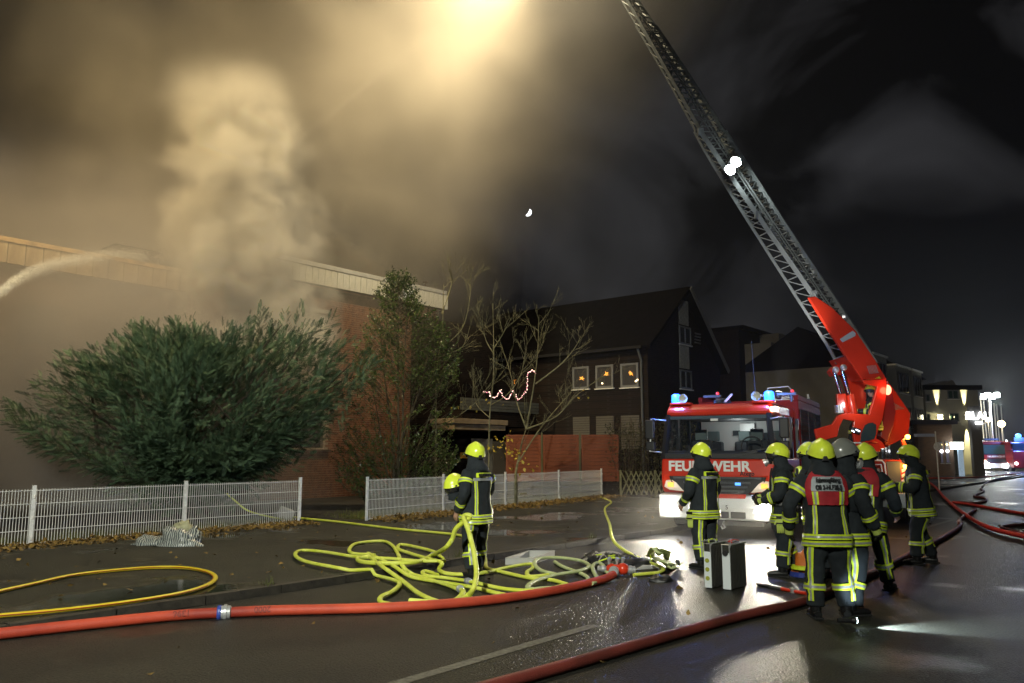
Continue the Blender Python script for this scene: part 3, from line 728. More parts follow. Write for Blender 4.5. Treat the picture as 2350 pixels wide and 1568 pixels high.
def gable_house():
    tc_ = 16.7; c0 = PL(1491, 1040, ST(0, tc_), V); sc_ = c0.dot(U)
    t = thing('gable_house', 'dark brick house with steep gable and three windows showing orange stars', 'building', ST(sc_, tc_), 0, None, True)
    p0 = ST(sc_, tc_); zl = PL(1495, 785, p0, V).z
    ap = PL(1568, 668, p0, V); re = PL(1652, 850, p0, V); sa = ap.dot(U) - sc_; sr = re.dot(U) - sc_
    W = 11
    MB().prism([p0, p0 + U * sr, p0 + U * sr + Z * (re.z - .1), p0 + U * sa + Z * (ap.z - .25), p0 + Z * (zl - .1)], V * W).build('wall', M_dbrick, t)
    rf = MB(); e = -V * .35
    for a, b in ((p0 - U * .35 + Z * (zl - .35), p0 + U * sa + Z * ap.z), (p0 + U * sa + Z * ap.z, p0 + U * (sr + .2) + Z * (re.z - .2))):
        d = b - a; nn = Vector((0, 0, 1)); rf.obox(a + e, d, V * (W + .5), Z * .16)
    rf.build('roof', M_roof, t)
    vb = MB().beam(p0 + U * sa + Z * (ap.z + .1) - V * .38, p0 + U * (sr + .2) + Z * (re.z - .1) - V * .38, .05, .2).build('verge_board', mat('grey_verge', (.13, .13, .125), .8), t)
    MB().beam(p0 - U * .45 + Z * (zl - .28), p0 - U * .45 + Z * (zl - .28) + V * W, .12, .12).build('gutter', mat('dark_gutter', (.02, .02, .022), .95, spec=0), t)
    q = p0 - U * .08 + V * .25
    MB().tube([q - U * .3 + Z * (zl - .3), q - U * .02 + Z * (zl - .8), q + Z * .1], .05, 8).build('downpipe', mat('zinc', (.10, .11, .12), .8, spec=.1), t, smooth=True)
    # side windows (facade faces -U)
    pf = p0 - U * .002; hx = -V
    stars = []
    for k, (x0, y0, x1, y1) in enumerate(((1315, 842, 1352, 893), (1368, 838, 1408, 891), (1425, 834, 1466, 889))):
        o, w_, h_ = rect(x0, y0, x1, y1, pf, U, hx)
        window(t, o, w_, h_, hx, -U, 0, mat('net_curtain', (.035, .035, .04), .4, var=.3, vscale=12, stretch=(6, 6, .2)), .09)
        o2 = PL((1335, 1391, 1449)[k], (868, 858, 857)[k], pf - U * .07, U)
        sr_ = MB(); 
        for j in range(12):
            v = Vector((rng.normal(), rng.normal(), rng.normal())).normalized(); x_ = v.orthogonal().normalized() * .045; y_ = v.cross(x_)
            sr_.add([o2 + x_, o2 + y_, o2 - x_, o2 - y_, o2 + v * .14], [(0, 1, 4), (1, 2, 4), (2, 3, 4), (3, 0, 4)])
        stars.append(sr_)
        s_ = sr_.build('star_lamp', M_star); tag(s_, 'orange paper star glowing in the %s upper window of the brick gable house' % ('left', 'middle', 'right')[k], 'star lamp', 'orange star lamps in the windows')
    for x, y, k in ((1382, 880, 'middle'), (1459, 875, 'right'), (1463, 872, 'right')):
        MB().ball(PL(x, y, pf - U * .06, U), .035, n=6).build('candle', M_candle, t)
    for x0, y0, x1, y1 in ((1316, 953, 1354, 1030), (1369, 952, 1410, 1030), (1426, 950, 1468, 1030)):
        o, w_, h_ = rect(x0, y0, x1, y1, pf, U, hx)
        sh = MB()
        for j in range(int(h_ / .1)): sh.obox(o + Z * (j * .1), hx * w_, -U * .03, Z * .085)
        sh.build('roller_shutter', mat('grey_shutter', (.085, .08, .07), .8), t)
    # light strip in the gable
    pg = p0 - V * .003; hx = U
    for x0, y0, x1, y1 in ((1557, 690, 1578, 746), (1559, 794, 1580, 846)):
        o, w_, h_ = rect(x0, y0, x1, y1, pg, V, hx); MB().obox(o, hx * w_, -V * .04, Z * h_).build('cladding_panel', mat('pale_cladding', (.28, .28, .25), .8, var=.2, vscale=9), t)
    for x0, y0, x1, y1 in ((1558, 750, 1584, 791), (1560, 850, 1586, 893)):
        o, w_, h_ = rect(x0, y0, x1, y1, pg, V, hx); window(t, o, w_, h_, hx, -V, 1)
    for j in range(4):
        o, w_, h_ = rect(1594, 765 + j * 7, 1606, 768 + j * 7, pg, V, hx); MB().obox(o, hx * w_, -V * .05, Z * h_).build('vent_slot', MATS['grey_verge'], t)
gable_house()
# ================================================================ entrance annex, balcony with fairy lights
def annex():
    ta = 22.3; p0 = ST(0, ta)
    M_b = mat('beige_render', (.34, .29, .22), .8, var=.2, vscale=4); M_c = mat('beige_canopy', (.27, .21, .14), .7, var=.15)
    a = PL(1025, 1040, p0, V); b = PL(1168, 1040, p0, V); sa, sb = a.dot(U), b.dot(U)
    t = thing('entrance_annex', 'low annex with beige flat canopy and door beside the brick building', 'building', ST(sa, ta), 0, None, True)
    zt = PL(1060, 930, p0, V).z
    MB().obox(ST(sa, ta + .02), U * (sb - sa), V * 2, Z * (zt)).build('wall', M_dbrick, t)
    o, w_, h_ = rect(1042, 962, 1166, 974, p0 - V * 1.2, V, U)
    cn = MB().obox(o, U * w_, V * 1.3, Z * .2).build('canopy', M_c, t, bevel=.01)
    MB().obox(o - Z * .22 + V * .06 + U * .1, U * (w_ - .2), V * 1.2, Z * .2).build('canopy_lip', M_c, cn)
    o, w_, h_ = rect(1081, 984, 1128, 1160, p0, V, U); o.z = .1
    MB().obox(o, U * w_, -V * .06, Z * 2.2).build('door', M_b, t)
    o, w_, h_ = rect(1131, 990, 1160, 1160, p0, V, U); o.z = .1
    MB().obox(o, U * w_, -V * .04, Z * 2.1).build('side_panel', mat('brown_render', (.20, .15, .10), .8), t)
    o, w_, h_ = rect(1056, 1039, 1070, 1052, p0, V, U)
    m_ = MB().obox(o, U * w_, -V * .15, Z * h_).build('letterbox', mat('orange_box', (.55, .25, .03), .5)); tag(m_, 'small orange yellow letterbox on the annex wall', 'letterbox')
    # balcony
    tb = 21.4; pb = ST(0, tb)
    o, w_, h_ = rect(1058, 918, 1236, 945, pb, V, U)
    bl = thing('balcony', 'grey clad balcony parapet hung with fairy lights above the annex', 'balcony', o, 0, None, True)
    nb = 4
    for j in range(nb): MB().obox(o + Z * (h_ * j / nb), U * w_, V * .04, Z * (h_ / nb - .015)).build('board', mat('grey_board', (.08, .085, .075), .7, var=.2), bl)
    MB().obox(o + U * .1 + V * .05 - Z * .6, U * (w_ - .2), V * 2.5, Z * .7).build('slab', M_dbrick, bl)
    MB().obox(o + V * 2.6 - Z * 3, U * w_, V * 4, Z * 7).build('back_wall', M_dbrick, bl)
    pts = [(1109, 899), (1123, 900), (1125, 910), (1136, 913), (1144, 904), (1149, 897), (1154, 911), (1164, 916), (1172, 909), (1177, 897), (1184, 909), (1191, 917), (1202, 905), (1209, 893), (1211, 879), (1211, 860), (1217, 852), (1225, 851), (1229, 858)]
    P = spline([PL(x, y, pb - V * .1, V) for x, y in pts], 5)
    fz = thing('fairy_lights', 'string of small pinkish fairy lights looped along the balcony', 'fairy lights', P[0], 0, None, True)
    MB().tube(P, .006, 4).build('cable', M_dark, fz)
    bulb = None; Mb = glow('fairy_bulb', (1, .66, .50), 3.2); Mb2 = glow('fairy_bulb_pink', (1, .30, .40), 2.4)
    for i, p in enumerate(P):
        p = p + Vector(rng.normal(size=3) * .015)
        if i < 2: o_ = MB().ball((0, 0, 0), .020, n=6).build('bulb', (Mb, Mb2)[i], fz); bb = (bulb, o_); bulb = o_ if i == 0 else bulb; src2 = o_
        else: o_ = inst(bulb if i % 3 else src2, 'bulb', fz)
        o_.location = p
    c = PL(1182, 878, ST(0, tb + 2.5), V); sr_ = MB()
    for j in range(10):
        v = Vector((rng.normal(), rng.normal(), rng.normal())).normalized(); x_ = v.orthogonal().normalized() * .05; y_ = v.cross(x_)
        sr_.add([c + x_, c + y_, c - x_, c - y_, c + v * .2], [(0, 1, 4), (1, 2, 4), (2, 3, 4), (3, 0, 4)])
    s_ = sr_.build('star_lamp', mat('dim_star', (.3, .1, .01), .5, emit=(1, .35, .04), estr=.7)); tag(s_, 'dim orange star lamp behind the fairy lights on the balcony', 'star lamp', 'orange star lamps in the windows')
annex()
# ================================================================ orange fence panels, lattice fence, hedge
def wood():
    m = mat('orange_stained_wood', (.11, .028, .010), .75, col2=(.17, .045, .016), vscale=3, detail=6, stretch=(1, 1, 8), bump=.3, bscale=20)
    for k, (x0, x1) in enumerate(((1161, 1241), (1246, 1328), (1334, 1419))):
        Y = 31.5; a = AT(x0, 998, Y); b = AT(x1, 998, Y); zb = AT(x1, 1105, Y).z; H = a.z - zb; W = b.x - a.x
        t = thing('fence_panel', ('orange brown boarded privacy panel farthest left, partly behind the bare tree', 'orange brown boarded privacy panel in the middle of three', 'orange brown boarded privacy panel farthest right beside the lattice fence')[k], 'fence panel', (a.x, Y, zb), 0, 'orange privacy fence panels')
        fr_ = MB().box((.04, 0, H / 2), (.08, .06, H)).box((W - .04, 0, H / 2), (.08, .06, H)).box((W / 2, 0, H - .03), (W, .055, .06)).box((W / 2, 0, .03), (W, .055, .06)); fr_.build('frame', m, t, bevel=.005)
        n = 12; bd = None
        for j in range(n):
            if bd is None: bd = MB().box((0, 0, 0), (W - .16, .022, (H - .12) / n * .94), Matrix.Rotation(R(8), 3, 'X')).build('board', m, t); o = bd
            else: o = inst(bd, 'board', t)
            o.location = (W / 2, random.uniform(-.004, .004), .06 + (j + .5) * (H - .12) / n)
        w_ = MB().obox((a.x - .03, Y - .02, .08), (W + .1, 0, 0), (0, .2, 0), (0, 0, zb - .1)).build('plinth_wall', M_dbrick); tag(w_, ('low dark brick base under the left orange panel', 'low dark brick base under the middle orange panel', 'low dark brick base under the right orange panel')[k], 'wall', 'brick bases of the orange panels')
        if k < 2: pp = MB().obox((b.x + .01, Y - .02, .08), (.06, 0, 0), (0, .08, 0), (0, 0, a.z)).build('panel_post', mat('green_post', (.07, .07, .03), .7)); tag(pp, ('thin green post between the left and middle orange panels', 'thin green post between the middle and right orange panels')[k], 'post')
    Y = 30.5; a = AT(1425, 1130, Y); b = AT(1512, 1130, Y); t = thing('lattice_fence', 'low crossed lattice fence between orange panels and fire engine', 'fence', (a.x, Y, .1), 0, None, True)
    m2 = mat('weathered_lattice', (.13, .13, .07), .8, var=.3); L = b.x - a.x + 1.2; n = 14; src = None
    for j in range(n):
        for sg in (-1, 1):
            p = Vector((a.x + L * j / n, Y + .012 * sg, .15)); d = Vector((sg * .42, 0, .88))
            if sg < 0: p.x += .42
            MB().beam(p, p + d, .045, .02, up=Vector((0, 1, 0))).build('slat', m2, t)
    for j in (0, 1, 2): MB().box((a.x + L * j / 2, Y + .06, .58), (.07, .07, 1.0)).build('post', m2, t)
    hp = []; 
    for _ in range(5200): hp.append((rng.uniform(a.x - .4, a.x + 4.5), Y + 1.2 + rng.normal() * .45, .2 + rng.uniform(0, 1) ** .8 * 2.6 + rng.normal() * .12))
    X = unit(rng.normal(size=(len(hp), 3)) + (0, 0, .5)); lb = np.array([(0, 0, 0), (.03, .02, 0), (.09, 0, 0), (.03, -.02, 0)])
    P, F = scatter(lb, np.array([(0, 1, 2, 3)]), np.array(hp), X, frames(X), rng.uniform(.6, 1.5, len(hp)))
    h = thing('hedge', 'dark leafy hedge behind the lattice fence', 'hedge', (a.x, Y + 1.2, .1), 0, None, True); np_mesh('foliage', P, F, leafmat('hedge_leaf', (.018, .02, .01), (.05, .05, .02)), h)['kind'] = 'stuff'
    st = MB()
    for _ in range(70):
        x = rng.uniform(a.x - .3, a.x + 4.4); st.tube([(x, Y + 1.2, .1), (x + rng.normal() * .15, Y + 1.1 + rng.normal() * .2, 1.5), (x + rng.normal() * .3, Y + 1 + rng.normal() * .3, 3.1)], [.014, .01, .004], 4)
    st.build('stems', MATS['dark_bark'], h)['kind'] = 'stuff'
wood()
# ================================================================ houses far down the street
M_grey = mat('grey_render', (.17, .17, .165), .85, var=.15, vscale=.6); M_pale = mat('pale_render', (.32, .31, .26), .85, var=.1, vscale=.5)
def far_houses():
    # dark block behind the fire engine
    ta = 24; p0 = ST(0, ta); a = PL(1700, 900, p0, V); b = PL(1905, 900, p0, V)
    sa, sb = a.dot(U), b.dot(U); zt = PL(1850, 800, p0, V).z
    t = thing('apartment_house', 'dim grey apartment house with a projecting stair tower behind the fire engine', 'building', ST(sa, ta), 0, None, True)
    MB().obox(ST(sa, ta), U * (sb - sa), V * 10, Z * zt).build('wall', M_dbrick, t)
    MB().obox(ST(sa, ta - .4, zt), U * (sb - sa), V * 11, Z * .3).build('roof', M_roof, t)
    pp = p0 - V * 2
    for x0, y0, x1, y1 in ((1772, 795, 1838, 905),):
        o, w_, h_ = rect(x0, y0, x1, y1, pp, V, U); tw = MB().obox(Vector((o.x, o.y, 0)), U * w_, V * 2, Z * (o.z + h_)).build('stair_tower', M_grey, t)
    o, w_, h_ = rect(1788, 772, 1836, 795, pp + V * .4, V, U); MB().obox(o, U * w_, V * 1.5, Z * h_).build('dormer', M_grey, t)
    for x0, y0, x1, y1 in ((1796, 777, 1826, 793), (1785, 835, 1822, 868)):
        o, w_, h_ = rect(x0, y0, x1, y1, pp - V * .01, V, U); window(t, o, w_, h_, U, -V, 1, M_glass, .05)
    for x0, y0, x1, y1 in ((1862, 838, 1892, 868), (1740, 845, 1762, 872)):
        o, w_, h_ = rect(x0, y0, x1, y1, p0 - V * .01, V, U); window(t, o, w_, h_, U, -V, 1, M_glass, .06)
    # street row with bays
    ta = 15.5; p0 = ST(0, ta); a = PL(2000, 1000, p0, V); b = PL(2124, 1000, p0, V); sa, sb = a.dot(U), b.dot(U)
    t = thing('row_house', 'grey three storey row house with white bay windows beyond the red ladder turntable', 'building', ST(sa, ta), 0, None, True)
    zt = PL(2080, 862, p0, V).z
    MB().obox(ST(sa, ta), U * (sb - sa), V * 9, Z * zt).build('wall', M_grey, t)
    MB().prism([ST(sa, ta - .4, zt), ST(sa, ta + 4.5, zt + 3), ST(sa, ta + 9.4, zt)], U * (sb - sa)).build('roof', M_roof, t)
    pb = p0 - V * .9
    for x0, y0, x1, y1 in ((2011, 820, 2042, 1075), (2063, 846, 2094, 1078), (2100, 856, 2122, 1075)):
        o, w_, h_ = rect(x0, y0, x1, y1, pb, V, U)
        bay = MB().obox(o, U * w_, V * .9, Z * h_).build('bay', M_pale, t)
        MB().obox(o - U * .1 - V * .1 + Z * h_, U * (w_ + .2), V * 1.1, Z * .12).build('bay_roof', M_white, bay)
        fl_ = 3
        for j in range(fl_):
            z0 = o.z + h_ * (j + .22) / fl_; hh = h_ / fl_ * .62
            window(t, Vector((o.x, o.y, z0)) + U * w_ * .12 - V * .01, w_ * .76, hh, U, -V, 2, M_glass, .08)
    # facade turned to us with wall lamps
    Y = 62.0
    a = AT(2122, 895, Y); b = AT(2243, 895, Y)
    t = thing('lamp_lit_house', 'pale olive rendered house with bright wall lamps making light crosses', 'building', (a.x, Y, 0), 0, None, True)
    MB().obox((a.x, Y, 0), (b.x - a.x, 0, 0), (0, 9, 0), (0, 0, a.z)).build('wall', M_pale, t)
    MB().obox((a.x - .2, Y - .35, a.z), (b.x - a.x + .4, 0, 0), (0, 9, 0), (0, 0, .35)).build('roof', M_roof, t)
    c = AT(2186, 872, Y + 1); MB().prism([(AT(2150, 895, Y).x, Y + 1, a.z), (AT(2222, 895, Y).x, Y + 1, a.z), (c.x, Y + 1, c.z)], (0, 6, 0)).build('dormer_gable', M_grey, t)
    n = Vector((0, 1, 0)); hx = Vector((1, 0, 0)); pw = Vector((0, Y - .005, 0))
    for x0, y0, x1, y1 in ((2174, 896, 2199, 916), (2178, 948, 2201, 968), (2125, 949, 2135, 968), (2124, 905, 2134, 922)):
        o, w_, h_ = rect(x0, y0, x1, y1, pw, n, hx); window(t, o, w_, h_, hx, -n, 1 if x1 - x0 > 12 else 0, mat('green_glass', (.02, .05, .045), .2), .07)
    Mw = glow('wall_lamp_glow', (1, .93, .62), 25)
    for k, (x, y) in enumerate(((2156, 957), (2219, 957))):
        p = AT(x, y, Y - .2); lm = thing('wall_lamp', ('wall lamp with a tall light streak left of the lit window', 'wall lamp making a bright cross near the right corner of the pale house')[k], 'wall lamp', p, 0, 'wall lamps on the pale house', True)
        MB().box(p, (.34, .2, .3)).build('lamp_body', M_white, lm); MB().box(p - Vector((0, .11, 0)), (.34, .02, .34)).build('lamp_lens', Mw, lm)
        for d in ((0, 1), (0, -1)) + (((1, 0), (-1, 0)) if k else ()):
            spot('wall_lamp_beam', p + Vector((d[0] * .22, .02, d[1] * .22)), p + Vector((d[0], .07, d[1])), 6000 if d[1] else 3000, 18, .5, (1, .88, .45), .04)
    # brick pavilion with shop windows
    Y = 57.0; a = AT(2104, 974, Y); b = AT(2184, 982, Y)
    t = thing('brick_pavilion', 'flat roofed brick pavilion with two lit narrow windows on the corner', 'building', (a.x, Y, 0), 0, None, True)
    MB().obox((a.x, Y, 0), (b.x - a.x, 0, 0), (0, 6, 0), (0, 0, a.z)).build('wall', brickmat('brown_brick', (.20, .13, .09), (.26, .16, .11), (.2, .18, .16), 1), t)
    MB().obox((a.x - .3, Y - .3, a.z), (b.x - a.x + .6, 0, 0), (0, 6.6, 0), (0, 0, .3)).build('roof', mat('slate_blue', (.06, .06, .09), .5), t)
    pw = Vector((0, Y - .005, 0))
    for x0, y0, x1, y1, m_ in ((2157, 1014, 2163, 1063, 0), (2170, 1013, 2177, 1063, 0)):
        o, w_, h_ = rect(x0, y0, x1, y1, pw, n, hx); f = window(t, o, w_, h_, hx, -n, 0, mat('shop_glass', (.05, .045, .04), .2, emit=(.6, .5, .8), estr=.12), .05)
        MB().ball(o + hx * w_ / 2 + Z * h_ * .55 - n * .05, .11, n=8).build('shop_lamp', glow('shop_glow', (.9, .92, 1), 12), f)
        MB().ball(o + hx * w_ / 2 + Z * h_ * .85 - n * .05, .08, n=8).build('shop_lamp', glow('shop_glow_warm', (1, .8, .3), 5), f)
    # lit sign boards
    Y = 56.5; pw = Vector((0, Y, 0))
    o, w_, h_ = rect(2184, 1015, 2211, 1031, pw, n, hx)
    t = thing('lit_sign_board', 'glowing white box sign beside the brick pavilion', 'sign', o, 0, None, True)
    MB().obox(o, hx * w_, n * .2, Z * h_).build('sign_box', glow('white_sign_glow', (.93, 1, .95), 7), t)
    MB().obox((o.x + w_ * .55, Y + .02, 0), hx * w_ * .4, n * .15, Z * o.z).build('sign_pillar', mat('blue_white_pillar', (.3, .45, .6), .4, emit=(.6, .8, 1), estr=.35), t)
    o, w_, h_ = rect(2238, 948, 2254, 962, pw, n, hx)
    t = thing('lit_letters', 'glowing white letters on the dark wall beside the flagpoles', 'sign', o, 0, None, True)
    mg = glow('letter_glow', (.95, .97, 1), 9)
    text('BLAU', 'letters', mg, t, o + hx * w_ / 2 + Z * h_ / 2, hx, Z, .75, .03)
    MB().obox(o - Z * .35, hx * w_, n * .05, Z * .16).build('light_bar', mg, t)
    MB().obox((o.x - .3, Y + .1, 0), (.75, 0, 0), (0, .3, 0), (0, 0, o.z + h_ + .5)).build('wall', M_grey, t)
    # flagpoles
    for k, (x, y) in enumerate(((2250, 915), (2257, 918), (2268, 921), (2281, 929), (2287, 931), (2297, 935))):
        p = AT(x, y, 82 + k * 1.5); f = MB().tube([(p.x, p.y, 0), (p.x, p.y, p.z)], .065, 8).ball((p.x, p.y, p.z + .06), .1, n=6).build('flagpole', mat('white_pole', (.75, .72, .62), .4), smooth=True)
        tag(f, ('leftmost white flagpole next to the lit letters', 'second white flagpole from the left', 'third white flagpole from the left', 'fourth white flagpole from the left', 'fifth white flagpole from the left', 'rightmost and shortest white flagpole')[k], 'flagpole', 'flagpoles beside the far fire engine')
    for k, (x, y, sz) in enumerate(((2267, 964, .22), (2298, 973, .34))):
        p = AT(x, y, 80); l = thing('flood_lamp', ('small warm lamp between the flagpoles', 'larger warm lamp right of the flagpoles')[k], 'lamp', (p.x, p.y, 0), 0, 'warm lamps by the flagpoles', True)
        MB().tube([(p.x, p.y, 0), (p.x, p.y, p.z)], .05, 6).build('lamp_post', M_grey, l); MB().ball(p, sz, n=10).build('lamp_globe', glow('warm_globe', (1, .86, .45), 14), l)
        point('flood_lamp_light', p - Vector((0, .5, 0)), 350, (1, .82, .45), .2)
    # street sign and traffic sign seen from behind
    Y = 37; p = AT(2147, 1000, Y); s_ = thing('street_name_sign', 'pale street name sign on a thin post right of the ladder truck', 'sign', (p.x, Y, 0), 0, None, True)
    MB().tube([(p.x, Y, 0), (p.x, Y, p.z + .2)], .03, 6).build('post', M_galv, s_); MB().obox((p.x - 1.0, Y - .01, p.z - .05), (.95, 0, 0), (0, .02, 0), (0, 0, .14)).build('name_plate', mat('blue_white_plate', (.35, .4, .55), .4), s_)
    MB().lathe([(0, 0), (.2, 0), (.2, .02), (0, .02)], (p.x + .05, Y - .05, p.z - .5), (0, 1, 0), 16).build('disc', M_galv, s_)
far_houses()
# ================================================================ moon
def moon():
    c = AT(1211, 487, 420); r = 2.1; P = []; n = 18
    vx = Vector((math.cos(R(30)), 0, -math.sin(R(30)))); vz = Vector((math.sin(R(30)), 0, math.cos(R(30))))
    outer = [c + vx * (r * math.cos(a)) + vz * (r * math.sin(a)) for a in np.linspace(-1.5, 1.5, n)]
    inner = [c + vx * (r * .18 * math.cos(a)) + vz * (r * math.sin(a)) for a in np.linspace(1.5, -1.5, n)]
    o = MB().prism(outer + inner, (0, .6, 0)).build('moon', glow('moon_glow', (.93, .97, 1), 5)); tag(o, 'small bright crescent moon in the dark sky', 'moon')
moon()
# ================================================================ fire engine
M_red = mat('fire_red_paint', (.62, .035, .012), .28, coat=.6, var=.06, vscale=2)
M_dred = mat('deep_red_paint', (.30, .012, .012), .3, coat=.5)
M_wp = mat('white_paint', (.78, .78, .76), .3, coat=.4)
M_blk = mat('black_plastic', (.02, .02, .022), .45)
M_grill = mat('grille_grey', (.07, .075, .08), .4)
M_tyre = mat('tyre_rubber', (.018, .018, .018), .85)
M_alu = mat('brushed_aluminium', (.55, .56, .57), .38, metal=.6, var=.1, vscale=6)
M_head = glow('headlamp_glow', (1, .96, .86), 160)
M_blue = glow('blue_beacon_glow', (.015, .13, 1), 7)
M_amber = glow('amber_lamp_glow', (1, .45, .06), 14)
M_scr = bpy.data.materials.new('windscreen_glass'); M_scr.use_nodes = True
_b = M_scr.node_tree.nodes['Principled BSDF']; _b.inputs['Base Color'].default_value = (.02, .03, .035, 1); _b.inputs['Roughness'].default_value = .04; _b.inputs['Alpha'].default_value = .22
M_seat = mat('seat_cloth', (.03, .035, .04), .8); M_int = mat('cab_lining', (.55, .57, .56), .7)
M_ret = mat('silver_reflective', (.55, .57, .60), .35, metal=.2)
def wheel(parent, x, y, r=.46, w=.3, sd=1):
    t = MB().lathe([(r * .58, 0), (r * .93, .01), (r, .06), (r, w - .06), (r * .93, w - .01), (r * .58, w)], (x, y, r), (sd, 0, 0), 28).build('tyre', M_tyre, parent, smooth=True)
    MB().lathe([(0, .1), (r * .2, .1), (r * .22, .02), (r * .34, .02), (r * .5, .08), (r * .58, .03), (r * .6, w - .03)], (x, y, r), (sd, 0, 0), 24).build('rim', M_alu, t, smooth=True)
def fire_engine():
    t = thing('fire_engine', 'red fire engine with white bumper facing the camera, headlights and blue beacons on', 'fire engine', (4.31, 17.0, 0), R(-28))
    L = 7.4; cabL = 3.3
    # cab: profile of side in (y,z)
    lo = MB(); lo.prism([(-1.2, .10, .86), (-1.2, .0, 1.0), (-1.2, -.02, 1.25), (-1.2, .04, 1.60), (-1.2, cabL, 1.60), (-1.2, cabL, .60), (-1.2, 1.7, .60), (-1.2, 1.6, .95), (-1.2, 1.2, 1.08), (-1.2, .8, .95), (-1.2, .7, .86)], (2.4, 0, 0)).build('body', M_red, t, bevel=.05)
    # roof
    rp = [(-1.14, .30, 2.50), (-1.16, .18, 2.52), (-1.12, .22, 2.66), (-1.0, .42, 2.78), (-1.0, cabL, 2.82), (-1.14, cabL, 2.50)]
    MB().prism([(-1.12, y, z) for _, y, z in rp], (2.24, 0, 0)).build('roof', M_red, t, bevel=.07)
    # pillars
    for sx in (-1, 1):
        MB().beam((sx * 1.155, .07, 1.58), (sx * 1.07, .24, 2.54), .10, .09).build('pillar', M_blk, t)
        for py_, pw_ in ((1.25, .12), (2.2, .12), (cabL - .2, .2)): MB().obox((sx * 1.19 - .03, py_, 1.58), (.06, 0, 0), (0, pw_, 0), (0, 0, .95)).build('pillar', M_blk, t)
        MB().quad((sx * 1.17, .2, 1.62), (sx * 1.17, 1.25, 1.62), (sx * 1.10, 1.25, 2.5), (sx * 1.10, .3, 2.5)).build('side_window', M_scr, t)
        dr = MB().obox((sx * 1.2 - .006, .62, .98), (.012, 0, 0), (0, 1.1, 0), (0, 0, .01)).obox((sx * 1.2 - .006, 1.24, .98), (.014, 0, 0), (0, .012, 0), (0, 0, .62)).build('door_seam', M_blk, t)
        MB().obox((sx * 1.22 - .02, 1.05, 1.32), (.04, 0, 0), (0, .16, 0), (0, 0, .04)).build('door_handle', M_blk, t)
        # mirrors on long arms
        ar = MB().tube([(sx * 1.12, .18, 2.42), (sx * 1.38, -.05, 2.45), (sx * 1.42, -.07, 1.75), (sx * 1.18, .1, 1.72)], .018, 6).build('mirror_arm', M_alu, t)
        MB().box((sx * 1.42, -.04, 2.22), (.2, .12, .42)).box((sx * 1.41, -.04, 1.86), (.2, .12, .2)).build('mirror', M_blk, ar, bevel=.03)
    # windscreen and its black lower band
    MB().quad((-1.09, .055, 1.70), (1.09, .055, 1.70), (1.03, .235, 2.50), (-1.03, .235, 2.50)).build('windscreen', M_scr, t)
    MB().obox((-1.12, .02, 1.585), (2.24, 0, 0), (0, .06, 0), (0, 0, .125)).build('wiper_panel', M_blk, t, bevel=.015)
    MB().obox((-1.05, .20, 2.44), (2.1, 0, 0), (0, .05, 0), (0, 0, .07)).build('sun_strip', mat('sun_strip', (.06, .09, .12), .3), t)
    for x, a in ((-.75, .55), (.35, .5)):
        MB().beam((x, -.0, 1.64), (x + a, .03, 1.74), .02, .03).beam((x + a - .35, .035, 1.72), (x + a + .2, .05, 1.80), .025, .02).build('wiper', M_blk, t)
    MB().box((-.05, .17, 2.42), (.16, .02, .05)).build('toll_sticker', M_wp, t)
    # interior
    MB().obox((-1.1, .12, 1.60), (2.2, 0, 0), (0, .45, 0), (0, 0, .16)).build('dashboard', M_blk, t, bevel=.04)
    MB().obox((-1.1, 3.1, 1.0), (2.2, 0, 0), (0, .04, 0), (0, 0, 1.5)).build('cab_rear_wall', M_int, t)
    MB().obox((-1.1, .3, 2.485), (2.2, 0, 0), (0, 2.8, 0), (0, 0, .01)).build('headliner', M_seat, t)
    for x, y in ((-.62, 1.0), (.62, 1.0), (-.75, 2.65), (0, 2.65), (.75, 2.65)):
        s = MB().box((x, y, 1.30), (.5, .5, .16)).box((x, y + .26, 1.68), (.48, .13, .62)).build('seat', M_seat, t, bevel=.05)
        MB().box((x, y + .26, 2.12), (.27, .12, .24)).tube([(x, y + .26, 1.95), (x, y + .26, 2.05)], .03, 6).build('headrest', mat('headrest', (.10, .14, .14), .7), s, bevel=.05)
    sw = [(.62 + .22 * math.cos(a), .62 + .06 * math.sin(a), 1.86 + .2 * math.sin(a)) for a in np.linspace(0, 2 * math.pi, 25)]
    MB().tube(sw, .018, 6).beam((.62, .58, 1.86), (.62, .4, 1.7), .06).build('steering_wheel', M_blk, t, smooth=True)
    for x, z, w_, h_ in ((.05, 2.33, .35, .2), (.48, 2.1, .14, .2), (.7, 2.1, .14, .2), (-.2, 2.2, .2, .12)):
        MB().box((x, 3.05, z), (w_, .08, h_)).build('locker', M_seat if w_ < .3 else M_wp, t)
    MB().tube([(.2, 2.9, 2.3), (.35, 2.85, 2.1), (.28, 2.9, 1.9)], .02, 5).build('hose', M_blk, t)
    # grille
    g = MB().prism([(-1.02, -.035, 1.22), (1.02, -.035, 1.22), (.98, -.035, 1.10), (.62, -.035, .86), (-.62, -.035, .86), (-.98, -.035, 1.10)], (0, .03, 0)).build('grille', M_blk, t, bevel=.01)
    for z, w_ in ((1.175, .93), (1.075, .70), (.985, .64), (.90, .58)):
        MB().obox((-w_, -.06, z), (2 * w_, 0, 0), (0, .03, 0), (0, 0, .045)).build('grille_bar', M_grill, g, bevel=.01)
    MB().lathe([(0, 0), (.05, 0), (.05, .02), (0, .03)], (.02, -.065, 1.08), (0, -1, 0), 18).build('emblem', mat('chrome', (.8, .8, .8), .12, metal=1), g)
    for x in (-.55, .45):
        MB().box((x, -.075, 1.075), (.11, .03, .055)).build('blue_flasher', glow('small_blue_glow', (.1, .35, .9), 2.2), g)
